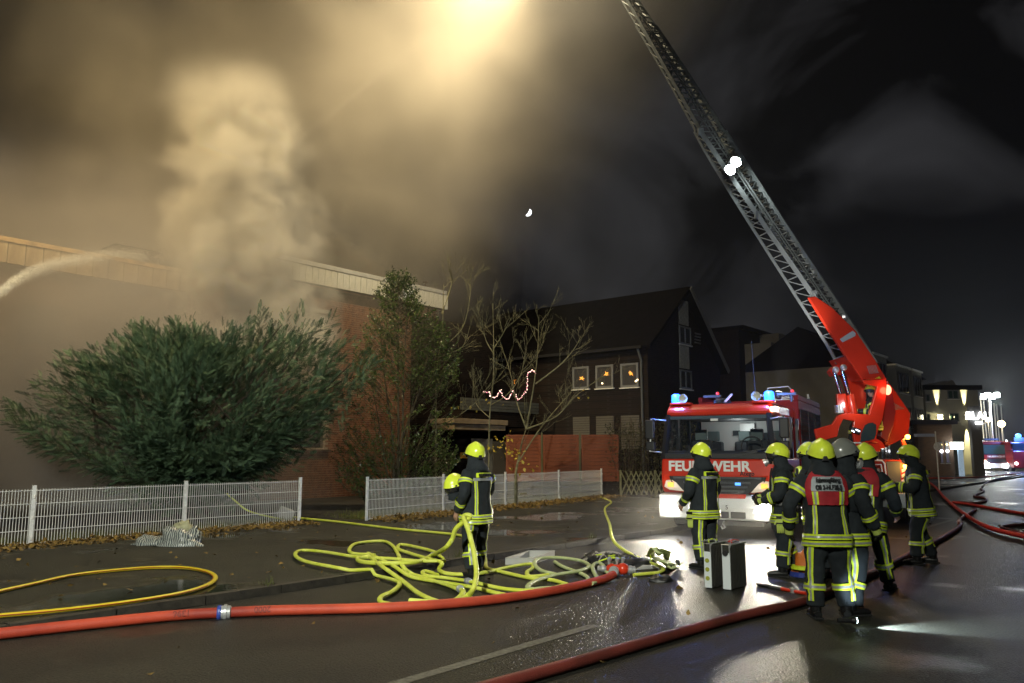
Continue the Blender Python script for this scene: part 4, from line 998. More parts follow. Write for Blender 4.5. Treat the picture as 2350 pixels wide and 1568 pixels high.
    # corner lamps
    for sx in (-1, 1):
        c = MB().prism([(sx * .66, -.02, 1.02) if 0 else (sx * .70, -.045, .90), (sx * 1.02, -.035, .93), (sx * 1.14, -.01, .99), (sx * 1.10, -.01, 1.13), (sx * .95, -.04, 1.14), (sx * .86, -.045, 1.08)][::sx], (0, .04, 0)).build('headlight', mat('lamp_glass', (.5, .5, .48), .15, emit=(1, .75, .5), estr=.35), t, bevel=.01)
        MB().box((sx * .98, -.06, 1.04), (.13, .03, .10)).build('indicator', mat('indicator_orange', (.8, .3, .05), .2, emit=(1, .42, .08), estr=1.6), c)
    # bumper
    bp = MB().prism([(-1.22, -.16, .34), (-1.22, -.20, .60), (-1.22, -.14, .84), (-1.22, .25, .86), (-1.22, .5, .60), (-1.22, .5, .34)], (2.44, 0, 0)).build('bumper', M_wp, t, bevel=.03)
    MB().obox((-.62, -.155, .70), (1.24, 0, 0), (0, .05, 0), (0, 0, .17)).build('bumper_step', M_red, t, bevel=.02)
    for x0, w_ in ((-.50, .38), (-.08, .40), (.36, .3)):
        MB().box((x0 + w_ / 2 - .05, -.195, .45), (w_, .03, .13)).build('air_slot', M_blk, bp, bevel=.01)
    for sx in (-1, 1):
        hl = MB().prism([(sx * .76, -.215, .50), (sx * 1.10, -.195, .48), (sx * 1.16, -.19, .58), (sx * 1.12, -.195, .70), (sx * .84, -.215, .68)][::sx], (0, .03, 0)).build('headlight', glow('reflector_glow', (1, .97, .9), 2.5), t)
        MB().lathe([(0, 0), (.105, 0), (.105, .03), (0, .05)], (sx * .97, -.215, .585), (0, -1, 0), 20).build('headlight_bulb', M_head, hl, smooth=True)
    pl = MB().box((0.05, -.222, .60), (.52, .012, .115)).build('number_plate', M_wp, bp)
    text('5', 'plate_digit', M_blk, pl, (.24, -.23, .60), (1, 0, 0), Z, .12)
    MB().tube([(.15, -.1, .32), (.15, -.2, .26), (.2, -.24, .2), (.14, -.24, .17), (.1, -.18, .22)], .016, 6).build('tow_hook', M_alu, t)
    MB().obox((-.9, .0, .22), (1.8, 0, 0), (0, .1, 0), (0, 0, .1)).build('underrun_bar', M_blk, t)
    # lettering
    text('FEUERWEHR', 'lettering', M_wp, t, (-.16, -.035, 1.425), (1, 0, 0), (0, .03, 1), .29, .003, sx=1.06, off=.035)
    text('Atego', 'model_lettering', mat('chrome', (.8, .8, .8), .12, metal=1), t, (.64, -.032, 1.285), (1, 0, 0), (0, .03, 1), .12, .003)
    # roof equipment
    for sx, xx in ((-1, -.83), (1, .95)):
        bs = MB().box((xx, .42, 2.79), (.46, .26, .05)).build('beacon_base', M_red, t, bevel=.015)
        MB().lathe([(0, 0), (.10, 0), (.105, .05), (.10, .17), (.06, .20), (0, .20)], (xx + (-.11 if sx < 0 else .12), .40, 2.815), Z, 18).build('beacon', M_blue, bs, smooth=True)
        MB().lathe([(.03, .18), (.04, .08), (.075, .02), (.10, 0), (.08, .01), (.02, .06), (0, .06)], (xx + (.10 if sx < 0 else -.12), .22, 2.90), (0, 1, 0), 18).build('horn', mat('horn_ivory', (.55, .55, .5), .4), bs, smooth=True)
    for xx in (-.25, 1.35):
        MB().box((xx, .9, 2.97), (.40, .1, .06)).tube([(xx + .1, .9, 2.8), (xx + .1, .9, 2.95)], .03, 6).build('searchlight_bar', M_grill, t, bevel=.01)
        MB().ball((xx + .12, .88, 3.03), .04, n=8).build('red_lamp', glow('small_red_glow', (1, .05, .03), 1.2), t)
    MB().lathe([(0, 0), (.22, 0), (.2, .06), (.1, .11), (0, .12)], (.0, .75, 2.8), Z, 16, 1, .7).build('roof_hatch', M_blk, t, smooth=True)
    MB().beam((.12, .5, 2.82), (.2, .8, 3.0), .04, .03).build('handrail', M_wp, t)
    MB().tube([(.68, 1.0, 2.8), (.62, 1.05, 4.2)], .008, 4).build('antenna', M_grill, t)
    MB().box((1.17, .32, 2.62), (.16, .1, .09)).build('side_floodlight', glow('warm_side_lamp', (1, .75, .35), 18), t)
    # equipment body
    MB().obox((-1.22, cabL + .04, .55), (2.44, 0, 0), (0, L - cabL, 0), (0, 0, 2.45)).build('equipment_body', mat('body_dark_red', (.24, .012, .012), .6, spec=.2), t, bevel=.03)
    MB().obox((-1.22, cabL + .04, 3.0), (.1, 0, 0), (0, L - cabL, 0), (0, 0, .12)).obox((1.12, cabL + .04, 3.0), (.1, 0, 0), (0, L - cabL, 0), (0, 0, .12)).build('roof_rail', MATS['body_dark_red'], t)
    for k, (y0, y1) in enumerate(((3.55, 4.75), (4.9, 6.0), (6.1, 7.2))):
        for sx in (1,):
            sh = MB()
            for j in range(17): sh.obox((sx * 1.225, y0, 1.0 + j * .105), (sx * .015, 0, 0), (0, y1 - y0, 0), (0, 0, .095))
            s_ = sh.build('roller_shutter', mat('shutter_grey', (.10, .105, .11), .85, spec=.1), t)
            MB().obox((1.24, y0, .96), (.03, 0, 0), (0, y1 - y0, 0), (0, 0, .05)).build('handle', M_blk, s_)
    lr = MB()
    for s_ in (.3, .8): lr.beam((s_, 3.6, 3.15), (s_, 7.2, 3.15), .05, .06)
    for j in range(12): lr.beam((.3, 3.7 + j * .3, 3.15), (.8, 3.7 + j * .3, 3.15), .03)
    lr.build('roof_ladder', M_alu, t)
    MB().tube([(.4, 4.0, 3.12), (.4, 4.0, 3.35), (.9, 4.0, 3.38), (1.15, 4.1, 3.1)], .018, 6).build('grab_rail', M_alu, t)
    MB().obox((-.95, .6, .45), (1.9, 0, 0), (0, L - 1, 0), (0, 0, .3)).build('chassis', M_blk, t)
    for x, sd in ((-1.2, 1), (1.2, -1)):
        wheel(t, x, 1.2, sd=sd); wheel(t, x, 5.4, sd=sd)
    # its lights
    Mx = Matrix.Translation(t.location) @ Matrix.Rotation(R(-28), 4, 'Z')
    W = lambda x, y, z: Mx @ Vector((x, y, z))
    for sx in (-1, 1):
        spot('headlight_beam', W(sx * .97, -.30, .60), W(sx * 1.1 + .2, -12, -.35), 720, 60, .9, (1, .90, .68), .06)
    for xx in (-.94, 1.07): point('beacon_light', W(xx, .25, 3.04), 110, (.1, .25, 1), .1)
    point('cab_light', W(0, 2.3, 2.3), 16, (.9, 1, .97), .2)
    spot('side_light', W(1.3, .3, 2.6), W(4.5, -3, 0), 10, 90, .5, (1, .8, .45), .05)
    sl_ = MB().lathe([(0, 0), (.07, .0), (.09, .08), (.09, .14), (0, .14)], (1.0, 1.9, 2.95), (.1, .3, 1), 16).build('extra_roof_light', M_grill, t, smooth=True)
    MB().lathe([(0, 0), (.08, 0), (.08, .006), (0, .006)], Vector((1.0, 1.9, 2.95)) + Vector((.1, .3, 1)).normalized() * .142, (.1, .3, 1), 16).build('searchlight_lens', glow('search_glow', (1, .95, .8), 12), sl_)
    spot('roof_searchlight_beam', W(1.0, 2.0, 3.2), AT(1840, 700, 20.2), 800, 44, .7, (1, .95, .82), .05)
fire_engine()
# ================================================================ turntable ladder truck
M_lad = mat('ladder_steel', (.19, .21, .215), .5, metal=.2, var=.12, vscale=4)
def Dp(pts, ox, oy, k): return [(ox + x / k, oy + y / k) for x, y in pts]
def plate(name, px, Y, th, m, parent, bevel=.015):
    pts = [AT(x, y, Y) for x, y in px]
    a = sum(pts[i].x * pts[(i + 1) % len(pts)].z - pts[(i + 1) % len(pts)].x * pts[i].z for i in range(len(pts)))
    if a > 0: pts = pts[::-1]
    return MB().prism(pts, (0, th, 0)).build(name, m, parent, bevel=bevel)
def ladder_truck():
    Y = 19.0
    base = G(1990, 1205); base = Vector((9.0, 19.5, 0))
    t = thing('ladder_truck', 'red turntable ladder truck with grey lattice ladder raised into the smoke', 'fire engine', base, 0, None, True)
    z5 = lambda *p: Dp(p, 1804.7, 840, 4.58); z3 = lambda *p: Dp(p, 1804.6, 622, 3.15)
    sidep = z5((300, 665), (485, 612), (545, 515), (625, 495), (870, 510), (905, 400), (955, 215), (830, 190), (800, 150), (1045, 135), (1058, 200), (1040, 400), (1012, 560), (975, 640), (945, 760), (1000, 790), (1045, 862), (985, 872), (955, 806), (720, 806), (700, 690), (712, 580), (600, 560), (560, 640), (535, 745), (330, 800))
    plate('turntable_side', sidep, Y, .10, M_red, t)
    plate('turntable_side', sidep, Y + 1.9, .10, M_red, t)
    plate('side_window', z5((870, 600), (905, 595), (945, 620), (945, 700), (925, 770), (780, 800), (790, 705), (830, 620)), Y - .03, .02, mat('dark_teal_panel', (.03, .05, .055), .2), t, 0)
    plate('counterweight', z5((1060, 150), (1160, 285), (1306, 500), (1285, 725), (1180, 790), (1045, 858), (1000, 700), (1030, 420)), Y + .9, .9, M_red, t)
    plate('shaded_inner_frame', z5((1035, 210), (1120, 300), (1150, 480), (1130, 620), (1060, 800), (990, 740), (1010, 560)), Y + .35, .5, mat('shadowed_dark_paint', (.16, .015, .02), .4), t)  # dark colour stands in for the shadow between side plate and counterweight
    plate('floor_step', z5((650, 815), (980, 815), (990, 900), (690, 900)), Y - .25, 1.6, M_red, t)
    plate('floor_edge', z5((660, 800), (780, 800), (790, 815), (660, 815)), Y - .3, .04, M_wp, t, 0)
    # boom support, two cheeks with the ladder between them
    boom = z3((160, 190), (210, 182), (330, 262), (500, 430), (640, 640), (728, 785), (548, 785), (430, 615), (290, 400))
    b1 = plate('boom_plate', boom, Y + .15, .12, M_red, t, .02)
    b2 = plate('boom_plate', boom, Y + 1.35, .12, M_red, t, .02)
    plate('boom_web', z3((430, 615), (548, 785), (728, 785), (640, 640), (560, 640)), Y + .27, 1.08, M_red, t)
    q = z3((388, 492), (480, 432), (503, 450), (500, 470), (408, 516))
    plate('boom_vent', q, Y + .12, .02, mat('vent_grey', (.38, .41, .39), .5), b1, .005)
    plate('warning_triangle', z3((640, 778), (672, 762), (686, 778)), Y + .13, .012, mat('warning_yellow', (.8, .6, .03), .5), b1, 0)
    for gx, gy in ((585, 690), (770, 950)):
        dots = MB()
        for i in range(7):
            for j in range(7):
                x, y = gx + i * 10 + j * 3, gy + j * 8.5 - i
                if gx > 700 and i > j: continue
                p = AT(1804.6 + x / 3.15, 622 + y / 3.15, Y + (.13 if gx < 700 else .87)); dots.box(p, (.018, .012, .018))
        dots.build('tread_dots', mat('tread_grey', (.35, .3, .27), .7), b1)
    plate('cylinder_bracket', [(1905, 852), (1914, 841), (1935, 834), (1950, 828), (1990, 885), (1990, 940), (1965, 940), (1947, 893), (1936, 860), (1912, 863)], Y + .95, .25, M_red, t)
    ch = mat('polished_chrome', (.75, .77, .78), .15, metal=1)
    for (a, b, c) in (((1914, 850), (1930, 905), (1940, 948)), ((1932, 845), (1949, 906), (1958, 950))):
        A, B, C = (AT(*q_, Y + .3) for q_ in (a, b, c))
        cy_ = MB().tube([A, B], .05, 12).build('hydraulic_ram', ch, t, smooth=True); MB().tube([B, C], .105, 14).build('ram_barrel', M_red, cy_, smooth=True)
        MB().ball(A - Vector((0, .1, 0)), .085, n=10).build('ram_eye', M_alu, cy_, smooth=True)
    MB().tube([AT(1924, 930, Y), AT(1926, 948, Y)], .10, 12).build('sensor_pot', M_alu, t, smooth=True)
    plate('ram_cover', [(1921, 904), (1941, 903), (1940, 944), (1923, 945)], Y + .05, .1, M_red, t)
    # red rear lamp and amber flasher
    MB().ball(AT(2037, 895, Y + .3), .125, (.7, .6, 1.0), 12).build('rear_lamp', mat('rear_lamp', (.8, .2, .1), .3, emit=(1, .22, .12), estr=5), t, smooth=True)
    f1 = AT(2083, 1003, Y + .3); MB().beam(AT(2068, 1012, Y + .3), f1, .03).build('lamp_arm', M_red, t); MB().ball(f1, .06, n=10).build('amber_lamp', M_amber, t)
    plate('support_strut', [(2069, 1013), (2076, 1010), (2089, 1033), (2083, 1043), (2078, 1040)], Y + .3, .08, mat('orange_red', (.75, .09, .02), .35), t)
    cs = plate('control_console', z5((690, 640), (790, 665), (770, 720), (690, 690)), Y - .12, .1, M_blk, t)
    for q_ in (z5((690, 675), (718, 690), (715, 697), (688, 683)), z5((735, 665), (775, 685), (772, 692), (732, 672))): plate('console_light', q_, Y - .15, .02, glow('console_glow', (.75, .85, 1), 7), cs, 0)
    point('seat_lamp', AT(1968, 925, Y - .35), 9, (.95, .97, 1), .05)
    # chassis and rear body
    dx = Vector((.469, .883, 0)); sx = Vector((.883, -.469, 0)); o = Vector((7.4, 20.2, 0))
    MB().obox(o + Z * .75, sx * 2.4, dx * 5.8, Z * .45).build('chassis', mat('chassis_grey', (.05, .05, .055), .6), t)
    MB().obox(o + dx * .8 + sx * .2 + Z * 1.2, sx * 2.0, dx * 2.0, Z * .3).build('turntable_ring', M_grill, t, bevel=.05)
    rb = plate('rear_box', [(2030, 1056), (2082, 1054), (2090, 1118), (2038, 1112)], Y - .2, .9, M_red, t, .02)
    plate('rear_shutter', [(2034, 1060), (2066, 1059), (2068, 1108), (2040, 1106)], Y - .23, .02, mat('shutter_grey', (.10, .105, .11), .85, spec=.1), rb, 0)
    for k in range(3): plate('chevron', [(2069, 1078 + k * 12), (2082, 1072 + k * 12), (2083, 1078 + k * 12), (2070, 1085 + k * 12)], Y - .235, .012, M_wp, rb, 0)
    MB().ball(AT(2080, 1070, Y - .3), .075, n=10).build('amber_lamp', M_amber, rb)
    P = [AT(x, y, Y - .35) for x, y in ((1996, 1092), (2000, 1060), (2006, 1056), (2024, 1057), (2030, 1064), (2034, 1094), (1996, 1094))]
    MB().tube(P, .022, 6).build('grab_frame', M_wp, t, smooth=True)
    P = [AT(x, y, Y - .35) for x, y in ((2004, 1090), (2006, 1066), (2022, 1066), (2026, 1090))]
    MB().tube(P, .015, 6).build('grab_frame', M_wp, t, smooth=True)
    plate('rear_bumper', [(2000, 1112), (2062, 1112), (2066, 1145), (2004, 1143)], Y - .4, .4, M_red, t)
    plate('step_box', [(2040, 1136), (2078, 1132), (2080, 1166), (2044, 1166)], Y - .45, .4, mat('pale_box', (.4, .45, .45), .5), t)
    for k, (x, y) in enumerate(((1985, 1070), (2015, 1075))): MB().tube([AT(x, y, Y), AT(x, y + 55, Y)], .06, 8).build('pipe', mat('brown_pipe', (.2, .14, .1), .5), t)
    for s_, d_ in ((2.3, .7), (2.3, 4.6), (0.1, .7), (.1, 4.6)):
        p = o + sx * s_ + dx * d_ + Z * .48; m_ = MB().lathe([(.2, -.15), (.44, -.15), (.48, -.08), (.48, .08), (.44, .15), (.2, .15)], p, sx, 24).build('tyre', M_tyre, t, smooth=True)
        MB().lathe([(0, -.1), (.2, -.12), (.28, -.1), (.28, .1), (0, .1)], p, sx, 20).build('rim', M_alu, m_, smooth=True)
    # the ladder: chord lines in the picture
    def line(pts):
        ys = [p[1] for p in pts]; xs = [p[0] for p in pts]
        return lambda y: np.interp(y, ys, xs)
    left = line([(1385, -60), (1422, 0), (1533, 189), (1622, 355), (1705, 489), (1811, 655), (1922, 828)])
    mid = line([(1402, -60), (1438, 0), (1556, 212), (1608, 303), (1739, 494), (1867, 678), (1975, 835)])
    right = line([(1430, -60), (1467, 0), (1594, 189), (1683, 333), (1811, 533), (1955, 750), (2010, 835)])
    dep = lambda y: np.interp(y, [-60, 830], [23.6, 19.6])
    C = {'a': lambda y: AT(left(y), y, dep(y) + .42), 'b': lambda y: AT(mid(y), y, dep(y)), 'c': lambda y: AT(right(y), y, dep(y) + .5)}
    C['d'] = lambda y: C['a'](y) + C['c'](y) - C['b'](y)
    secs = [(835, 303, .075, .0), (520, 60, .06, .03), (240, -60, .05, .06)]
    for k, (y0, y1, wd, ins) in enumerate(secs):
        s_ = MB()
        def CC(key, y):
            p = C[key](y); ctr = (C['a'](y) + C['c'](y)) / 2; return p.lerp(ctr, ins * 3)
        ysq = np.linspace(y0, y1, 14)
        for key, w_ in (('b', wd * 1.35), ('c', wd * 1.5), ('a', wd * .8), ('d', wd * .8)):
            for i in range(13): s_.beam(CC(key, ysq[i]), CC(key, ysq[i + 1]), w_, w_ * 1.2)
        sec = s_.build('ladder_section', M_lad, t)
        n = int(abs(y0 - y1) / 12.5)
        for i in range(n):
            ya = y0 + (y1 - y0) * i / n; yb = y0 + (y1 - y0) * (i + 1) / n
            rg = MB().beam(CC('b', ya), CC('c', ya), .028).build('rung', M_lad, sec)
            for q0, q1 in ((('a', ya), ('b', yb)), (('d', ya), ('c', yb))) if i % 2 else ((('b', ya), ('a', yb)), (('c', ya), ('d', yb))):
                MB().beam(CC(*q0), CC(*q1), .026).build('brace', M_lad, sec)
            if i % 3 == 0: MB().beam(CC('b', ya), CC('c', y0 + (y1 - y0) * min(i + 3, n) / n), .035).build('brace', M_lad, sec)
        # twin tubes along the middle of the rung face
        for f in (.35, .5):
            MB().tube([CC('b', y).lerp(CC('c', y), f) - Vector((0, .05, 0)) for y in ysq], .022, 5).build('pipe', M_lad, sec)
    for y in (303, 494, 678): MB().box(C['b'](y), (.16, .12, .2)).build('roller_box', M_lad, t)
    MB().ball(C['c'](730) - Vector((.1, .1, 0)), .1, n=8).build('sheave', M_alu, t)
    # flood lamp on the ladder
    p = AT(1678, 385, dep(385) - .35); dl = (C['b'](360) - C['b'](410)).normalized()
    lm = MB().box((-.16, 0, -.04), (.28, .18, .30)).box((.16, 0, .04), (.28, .18, .30)).box((0, .05, 0), (.5, .04, .05)).build('ladder_floodlight', M_blk, t, bevel=.03); lm.location = p - t.location + t.location; lm.rotation_euler = (R(-10), R(-38), R(18))
    for xx in (-.13, .13):
        g_ = MB().lathe([(0, 0), (.13, 0), (.15, .02), (.13, .05), (0, .07)], (xx * 1.25, -.09, xx * .3), (0, -1, 0), 16).build('lamp_lens', glow('flood_lens_glow', (.92, 1, .97), 60), lm)
    point('ladder_lamp_spill', p + Vector((-.1, -.45, -.1)), 35, (.9, 1, .96), .12)
    spot('ladder_lamp_beam', p + Vector((-.15, -.4, -.1)), p + Vector((-3, -2, -2.0)), 500, 60, .6, (.92, 1, .95), .1)
    point('rear_lamp_light', AT(2037, 895, Y - .1), 8, (1, .2, .1), .1); point('amber_light', f1 - Vector((0, .2, 0)), 12, (1, .5, .1), .08); point('amber_light', AT(2080, 1070, Y - .5), 10, (1, .5, .1), .08)
ladder_truck()
# ================================================================ far fire engine with light mast
def far_engine():
    g = G(2290, 1084); g.z = 0
    t = thing('far_fire_engine', 'distant red fire engine with dazzling headlights and raised light mast', 'fire engine', g, R(-12))
    MB().obox((-1.22, .05, .55), (2.44, 0, 0), (0, 7, 0), (0, 0, 1.05)).build('body', mat('dim_red_paint', (.25, .015, .012), .35), t, bevel=.05)
    MB().obox((-1.15, .2, 2.45), (2.3, 0, 0), (0, 6.6, 0), (0, 0, .3)).build('roof', M_red, t, bevel=.06)
    MB().obox((-1.1, .12, 1.6), (2.2, 0, 0), (0, .1, 0), (0, 0, .85)).build('windscreen', mat('teal_glass', (.03, .06, .06), .1, emit=(.2, .4, .38), estr=.10), t)
    MB().obox((-1.2, 3, 1.6), (2.4, 0, 0), (0, 4, 0), (0, 0, 1.2)).build('equipment_body', M_dred, t)
    for sx in (-1, 1): MB().beam((sx * 1.12, .12, 1.6), (sx * 1.08, .2, 2.5), .1).build('pillar', M_dred, t)
    text('FEUERWEHR', 'lettering', M_wp, t, (0, .03, 1.4), (1, 0, 0), Z, .26)
    MB().obox((-1.22, -.1, .35), (2.44, 0, 0), (0, .3, 0), (0, 0, .45)).build('bumper', M_wp, t, bevel=.04)
    MB().obox((-.8, .0, .85), (1.6, 0, 0), (0, .06, 0), (0, 0, .35)).build('grille', M_blk, t)
    for sx in (-1, 1):
        MB().ball((sx * .95, -.22, .62), .27, n=12).build('headlight', glow('far_headlamp_glow', (.97, .98, 1), 60), t)
        MB().ball((sx * .98, -.05, 1.0), .10, n=10).build('indicator', glow('far_orange_glow', (1, .6, .35), 8), t)
        MB().ball((sx * 1.0, .25, 2.82), .08, n=8).build('roof_lamp', glow('roof_lamp_glow', (.8, .9, 1), 8), t)
        wheel(t, sx * 1.2, 1.2, sd=-sx)
    MB().box((-.1, 2, 2.95), (1.2, 3, .12)).beam((-.6, .8, 3.0), (-.6, 5, 3.1), .08).beam((.1, .8, 3.0), (.1, 5, 3.1), .08).build('roof_gear', M_grill, t)
    W = lambda x, y, z: Matrix.Translation(g) @ Matrix.Rotation(R(-12), 4, 'Z') @ Vector((x, y, z))
    for sx in (-1, 1): spot('far_headlight_beam', W(sx * .95, -.4, .6), W(sx * 1.2 - 1, -20, -1.2), 14000, 80, .7, (.97, .97, 1), .1)
    # mast
    top = AT(2271, 910, g.y + 3); loc = Matrix.Translation(g) @ Matrix.Rotation(R(-12), 4, 'Z'); tl = loc.inverted() @ top
    ms = MB().tube([(tl.x, tl.y, 2.6), (tl.x, tl.y, tl.z)], .06, 8).box((tl.x, tl.y, tl.z), (1.5, .12, .12)).build('light_mast', M_galv, t)
    for i in range(4):
        MB().box((tl.x - .6 + i * .4, tl.y - .15, tl.z + (.12 if i % 2 else -.02)), (.38, .16, .42)).build('floodlight', glow('mast_flood_glow', (.93, 1, .98), 70), ms)
    point('mast_light', top - Vector((0, .8, .0)), 3200, (.93, 1, .97), .5)
    # neighbour with blue beacon at the picture's edge
    p = AT(2345, 1000, g.y - 2); p2 = Vector((p.x, p.y, 0))
    v = thing('rescue_vehicle', 'dark rescue vehicle with a blinding blue beacon at the right edge', 'fire engine', p2, R(-12))
    MB().obox((-.8, .1, .4), (2.2, 0, 0), (0, 5, 0), (0, 0, 1.5)).prism([(-.8, .3, 1.9), (-.8, .5, 2.7), (-.8, 5, 2.7), (-.8, 5, 1.9)], (2.2, 0, 0)).build('body', M_dred, v, bevel=.05)
    MB().obox((-.7, .28, 1.9), (2.0, 0, 0), (0, .15, .0), (0, .0, .7)).build('windscreen', M_glass, v)
    MB().ball((-.1, .5, p.z), .24, (1, 1, .8), 12).build('beacon', glow('strong_blue_glow', (.05, .25, 1), 9), v); MB().obox((-.5, .4, 2.7), (1, 0, 0), (0, .3, 0), (0, 0, p.z - 2.85)).build('beacon_base', M_blk, v)
    for x in (-.6, 1.1): MB().ball((x, .05, .8), .13, n=8).build('headlight', glow('rescue_lamp_glow', (.9, .95, 1), 15), v)
    wheel(v, -.8, 1.0, sd=1); wheel(v, 1.4, 1.0, sd=-1)
    point('blue_beacon_light', p - Vector((0, 1.0, 0)), 1500, (.1, .25, 1), .3)
far_engine()
# triangular traffic sign behind the fire engine, seen from the back
p = AT(1862, 945, 24); s_ = thing('traffic_sign', 'grey back of a triangular traffic sign behind the fire engine', 'sign', (p.x, 24, 0), 0, None, True)
MB().prism([AT(1855, 912, 24), AT(1878, 950, 24), AT(1855, 950, 24)], (0, .02, 0)).build('sign_plate', mat('sign_back', (.30, .33, .32), .5), s_)
MB().tube([(AT(1854, 905, 24.05)), (AT(1854, 905, 24.05).x, 24.05, .0)], .03, 6).build('post', M_galv, s_)
MB().lathe([(0, 0), (.14, 0), (.14, .02), (0, .02)], AT(1864, 966, 24), (0, -1, 0), 18).build('round_plate', MATS['sign_back'], s_)
# thin drifting haze in the street around the vehicles and lamps
hz = vmat('street_haze', (.85, .87, .9), .0012, .2)
o = MB().obox((1.2, 15.6, .14), (62, 0, 0), (0, 92, 0), (0, 0, 22)).build('haze', hz); tag(o, 'thin smoky haze hanging over the street by the fire engines', 'haze', kind='stuff')

def mist_expr(n):
    vec, x, y, z = coords(n); b = nnoise(n, vec, .8, 3)
    r = ((x + (-3.2)).op('MULTIPLY', .30).op('POWER', 2.0) + (y + (-15.2)).op('MULTIPLY', .42).op('POWER', 2.0) + (z + (-.5)).op('MULTIPLY', 1.1).op('POWER', 2.0)).op('SQRT')
    return r.step(.15, 1.0, 1, 0) * b.step(.3, .7, .4, 1.2) * .03
mist = vmat('lamp_mist', (.95, .93, .88), .02, .2, mist_expr, 1.0)
o = MB().obox((-1.0, 12.4, .16), (7.6, 0, 0), (0, 4.4, 0), (0, 0, 1.6)).build('spray_mist', mist); tag(o, 'fine spray mist glowing in front of the headlights', 'mist', kind='stuff')
# ================================================================ people
M_cloth = mat('turnout_cloth', (.008, .012, .016), .9, col2=(.019, .025, .030), vscale=7, detail=5, bump=.25, bscale=120)
M_strip = mat('lime_reflective_tape', (.62, .78, .03), .5, var=.08, vscale=20)
M_silver = mat('silver_reflective_tape', (.34, .36, .37), .35, metal=.15, var=.12, vscale=30)
M_helm = mat('fluorescent_helmet', (.74, .88, .06), .3, coat=.35, var=.05, vscale=6)
M_helm2 = mat('grey_helmet', (.20, .21, .19), .3, coat=.5)
M_skin = mat('skin', (.48, .27, .19), .55, var=.08, vscale=20)
M_boot = mat('black_leather', (.012, .012, .012), .35, bump=.3, bscale=60)
M_visor = mat('smoked_visor', (.02, .02, .025), .08, coat=.5)
M_vest = mat('red_vest_cloth', (.34, .012, .02), .75, var=.2, vscale=9)
M_glove = mat('glove_lime', (.50, .60, .12), .7)
def se(a, p=.8):
    c, s = math.cos(a), math.sin(a); return (math.copysign(abs(c) ** p, c), math.copysign(abs(s) ** p, s))
def person(label, loc, rz, P=None, helm='lime', scba=False, vest=None, back=True, lean=0, gloves=True, hang=False, mask=False, seated=False, seed=0, s=1.0, legstrip=True, headturn=0):
    pose = dict(hip=.10, kl=(-.12, .02, .50), al=(-.13, -.02, .09), kr=(.12, .02, .50), ar=(.13, .0, .09),
                el=(-.33, -.03, 1.17), wl=(-.32, .10, .93), er=(.33, -.03, 1.17), wr=(.32, .10, .93), head=(0, .03, 1.67), pz=.92)
    pose.update(P or {}); pz = pose['pz']
    t = thing('person', label, 'person', loc, rz, 'firefighters on the street' if not seated else None)
    Rl = Matrix.Rotation(-lean, 4, 'X'); c0 = Vector((0, 0, pz))
    def up(v):
        v = Vector(v); return (Rl @ (v - c0)) + c0
    o_ = Vector((seed * 3.1, 1.7, .3))
    def fold(p, a=.02, f=7): return a * noise.noise(Vector(p) * f + o_) + a * .7 * noise.noise(Vector(p) * f * 2.3 + o_)
    dz = pz - .92
    st = [(.72, .238, .172), (.80, .242, .176), (.92, .228, .166), (1.05, .214, .155), (1.18, .218, .155), (1.32, .232, .155), (1.42, .222, .145), (1.49, .165, .122), (1.535, .105, .10), (1.575, .088, .092)]
    zs = [q[0] for q in st]
    def torso(u, v, off=0):      # u = height, v = angle from the front, clockwise seen from above
        w_ = np.interp(u, zs, [q[1] for q in st]); d_ = np.interp(u, zs, [q[2] for q in st]); a = v
        x, y = se(a, .82); p = Vector((x * w_, y * d_, u + dz)); n = Vector((x / w_, y / d_, 0)).normalized()
        return up(p + n * (off + fold(p)))
    def limb(pts, rad, off=0):
        cum = [0]
        for i in range(1, len(pts)): cum.append(cum[-1] + (pts[i] - pts[i - 1]).length)
        L = cum[-1]; sp = spline(pts, 8); n = len(sp) - 1
        d0 = (pts[-1] - pts[0]).normalized(); ref = Vector((1, 0, 0)) - d0 * d0.x; ref = ref.normalized() if ref.length > .1 else Vector((0, 1, 0))
        def fn(u, v, off=0):
            i = min(n - 1, int(u * n)); f = u * n - i; p = sp[i].lerp(sp[i + 1], f); d = (sp[i + 1] - sp[i]).normalized()
            x = (ref - d * ref.dot(d)).normalized(); y = d.cross(x); r = np.interp(u, [q[0] for q in rad], [q[1] for q in rad])
            m = x * math.cos(v) + y * math.sin(v); q = p + m * r
            return q + m * (off + fold(q, .018, 9))
        return fn
    sh = {-1: up((-.195, 0, 1.43 + dz)), 1: up((.195, 0, 1.43 + dz))}
    armf = {}; legf = {}
    for sd, e, w_ in ((-1, 'el', 'wl'), (1, 'er', 'wr')):
        E = up(pose[e]) if not seated else up(pose[e]); W_ = up(pose[w_])
        armf[sd] = (limb([sh[sd] + Vector((-.03 * sd, 0, .02)), sh[sd].lerp(E, .35), E, E.lerp(W_, .5), W_], [(0, .085), (.2, .095), (.5, .078), (.75, .07), (1, .064)]), E, W_)
    for sd, k, a in ((-1, 'kl', 'al'), (1, 'kr', 'ar')):
        H = Vector((sd * pose['hip'], 0, pz - .02)); K = Vector(pose[k]); A = Vector(pose[a])
        legf[sd] = (limb([H, H.lerp(K, .5), K, K.lerp(A, .5), A + (K - A).normalized() * .03], [(0, .13), (.25, .122), (.5, .10), (.75, .094), (1, .088)]), K, A)
    def loft(mb, fn, us, nv=20):
        vs = [fn(u, 2 * math.pi * k / nv) for u in us for k in range(nv)]; m = len(us)
        mb.add(vs, [(i * nv + k, i * nv + (k + 1) % nv, (i + 1) * nv + (k + 1) % nv, (i + 1) * nv + k) for i in range(m - 1) for k in range(nv)] + [tuple(range(nv))[::-1], tuple(range((m - 1) * nv, m * nv))])
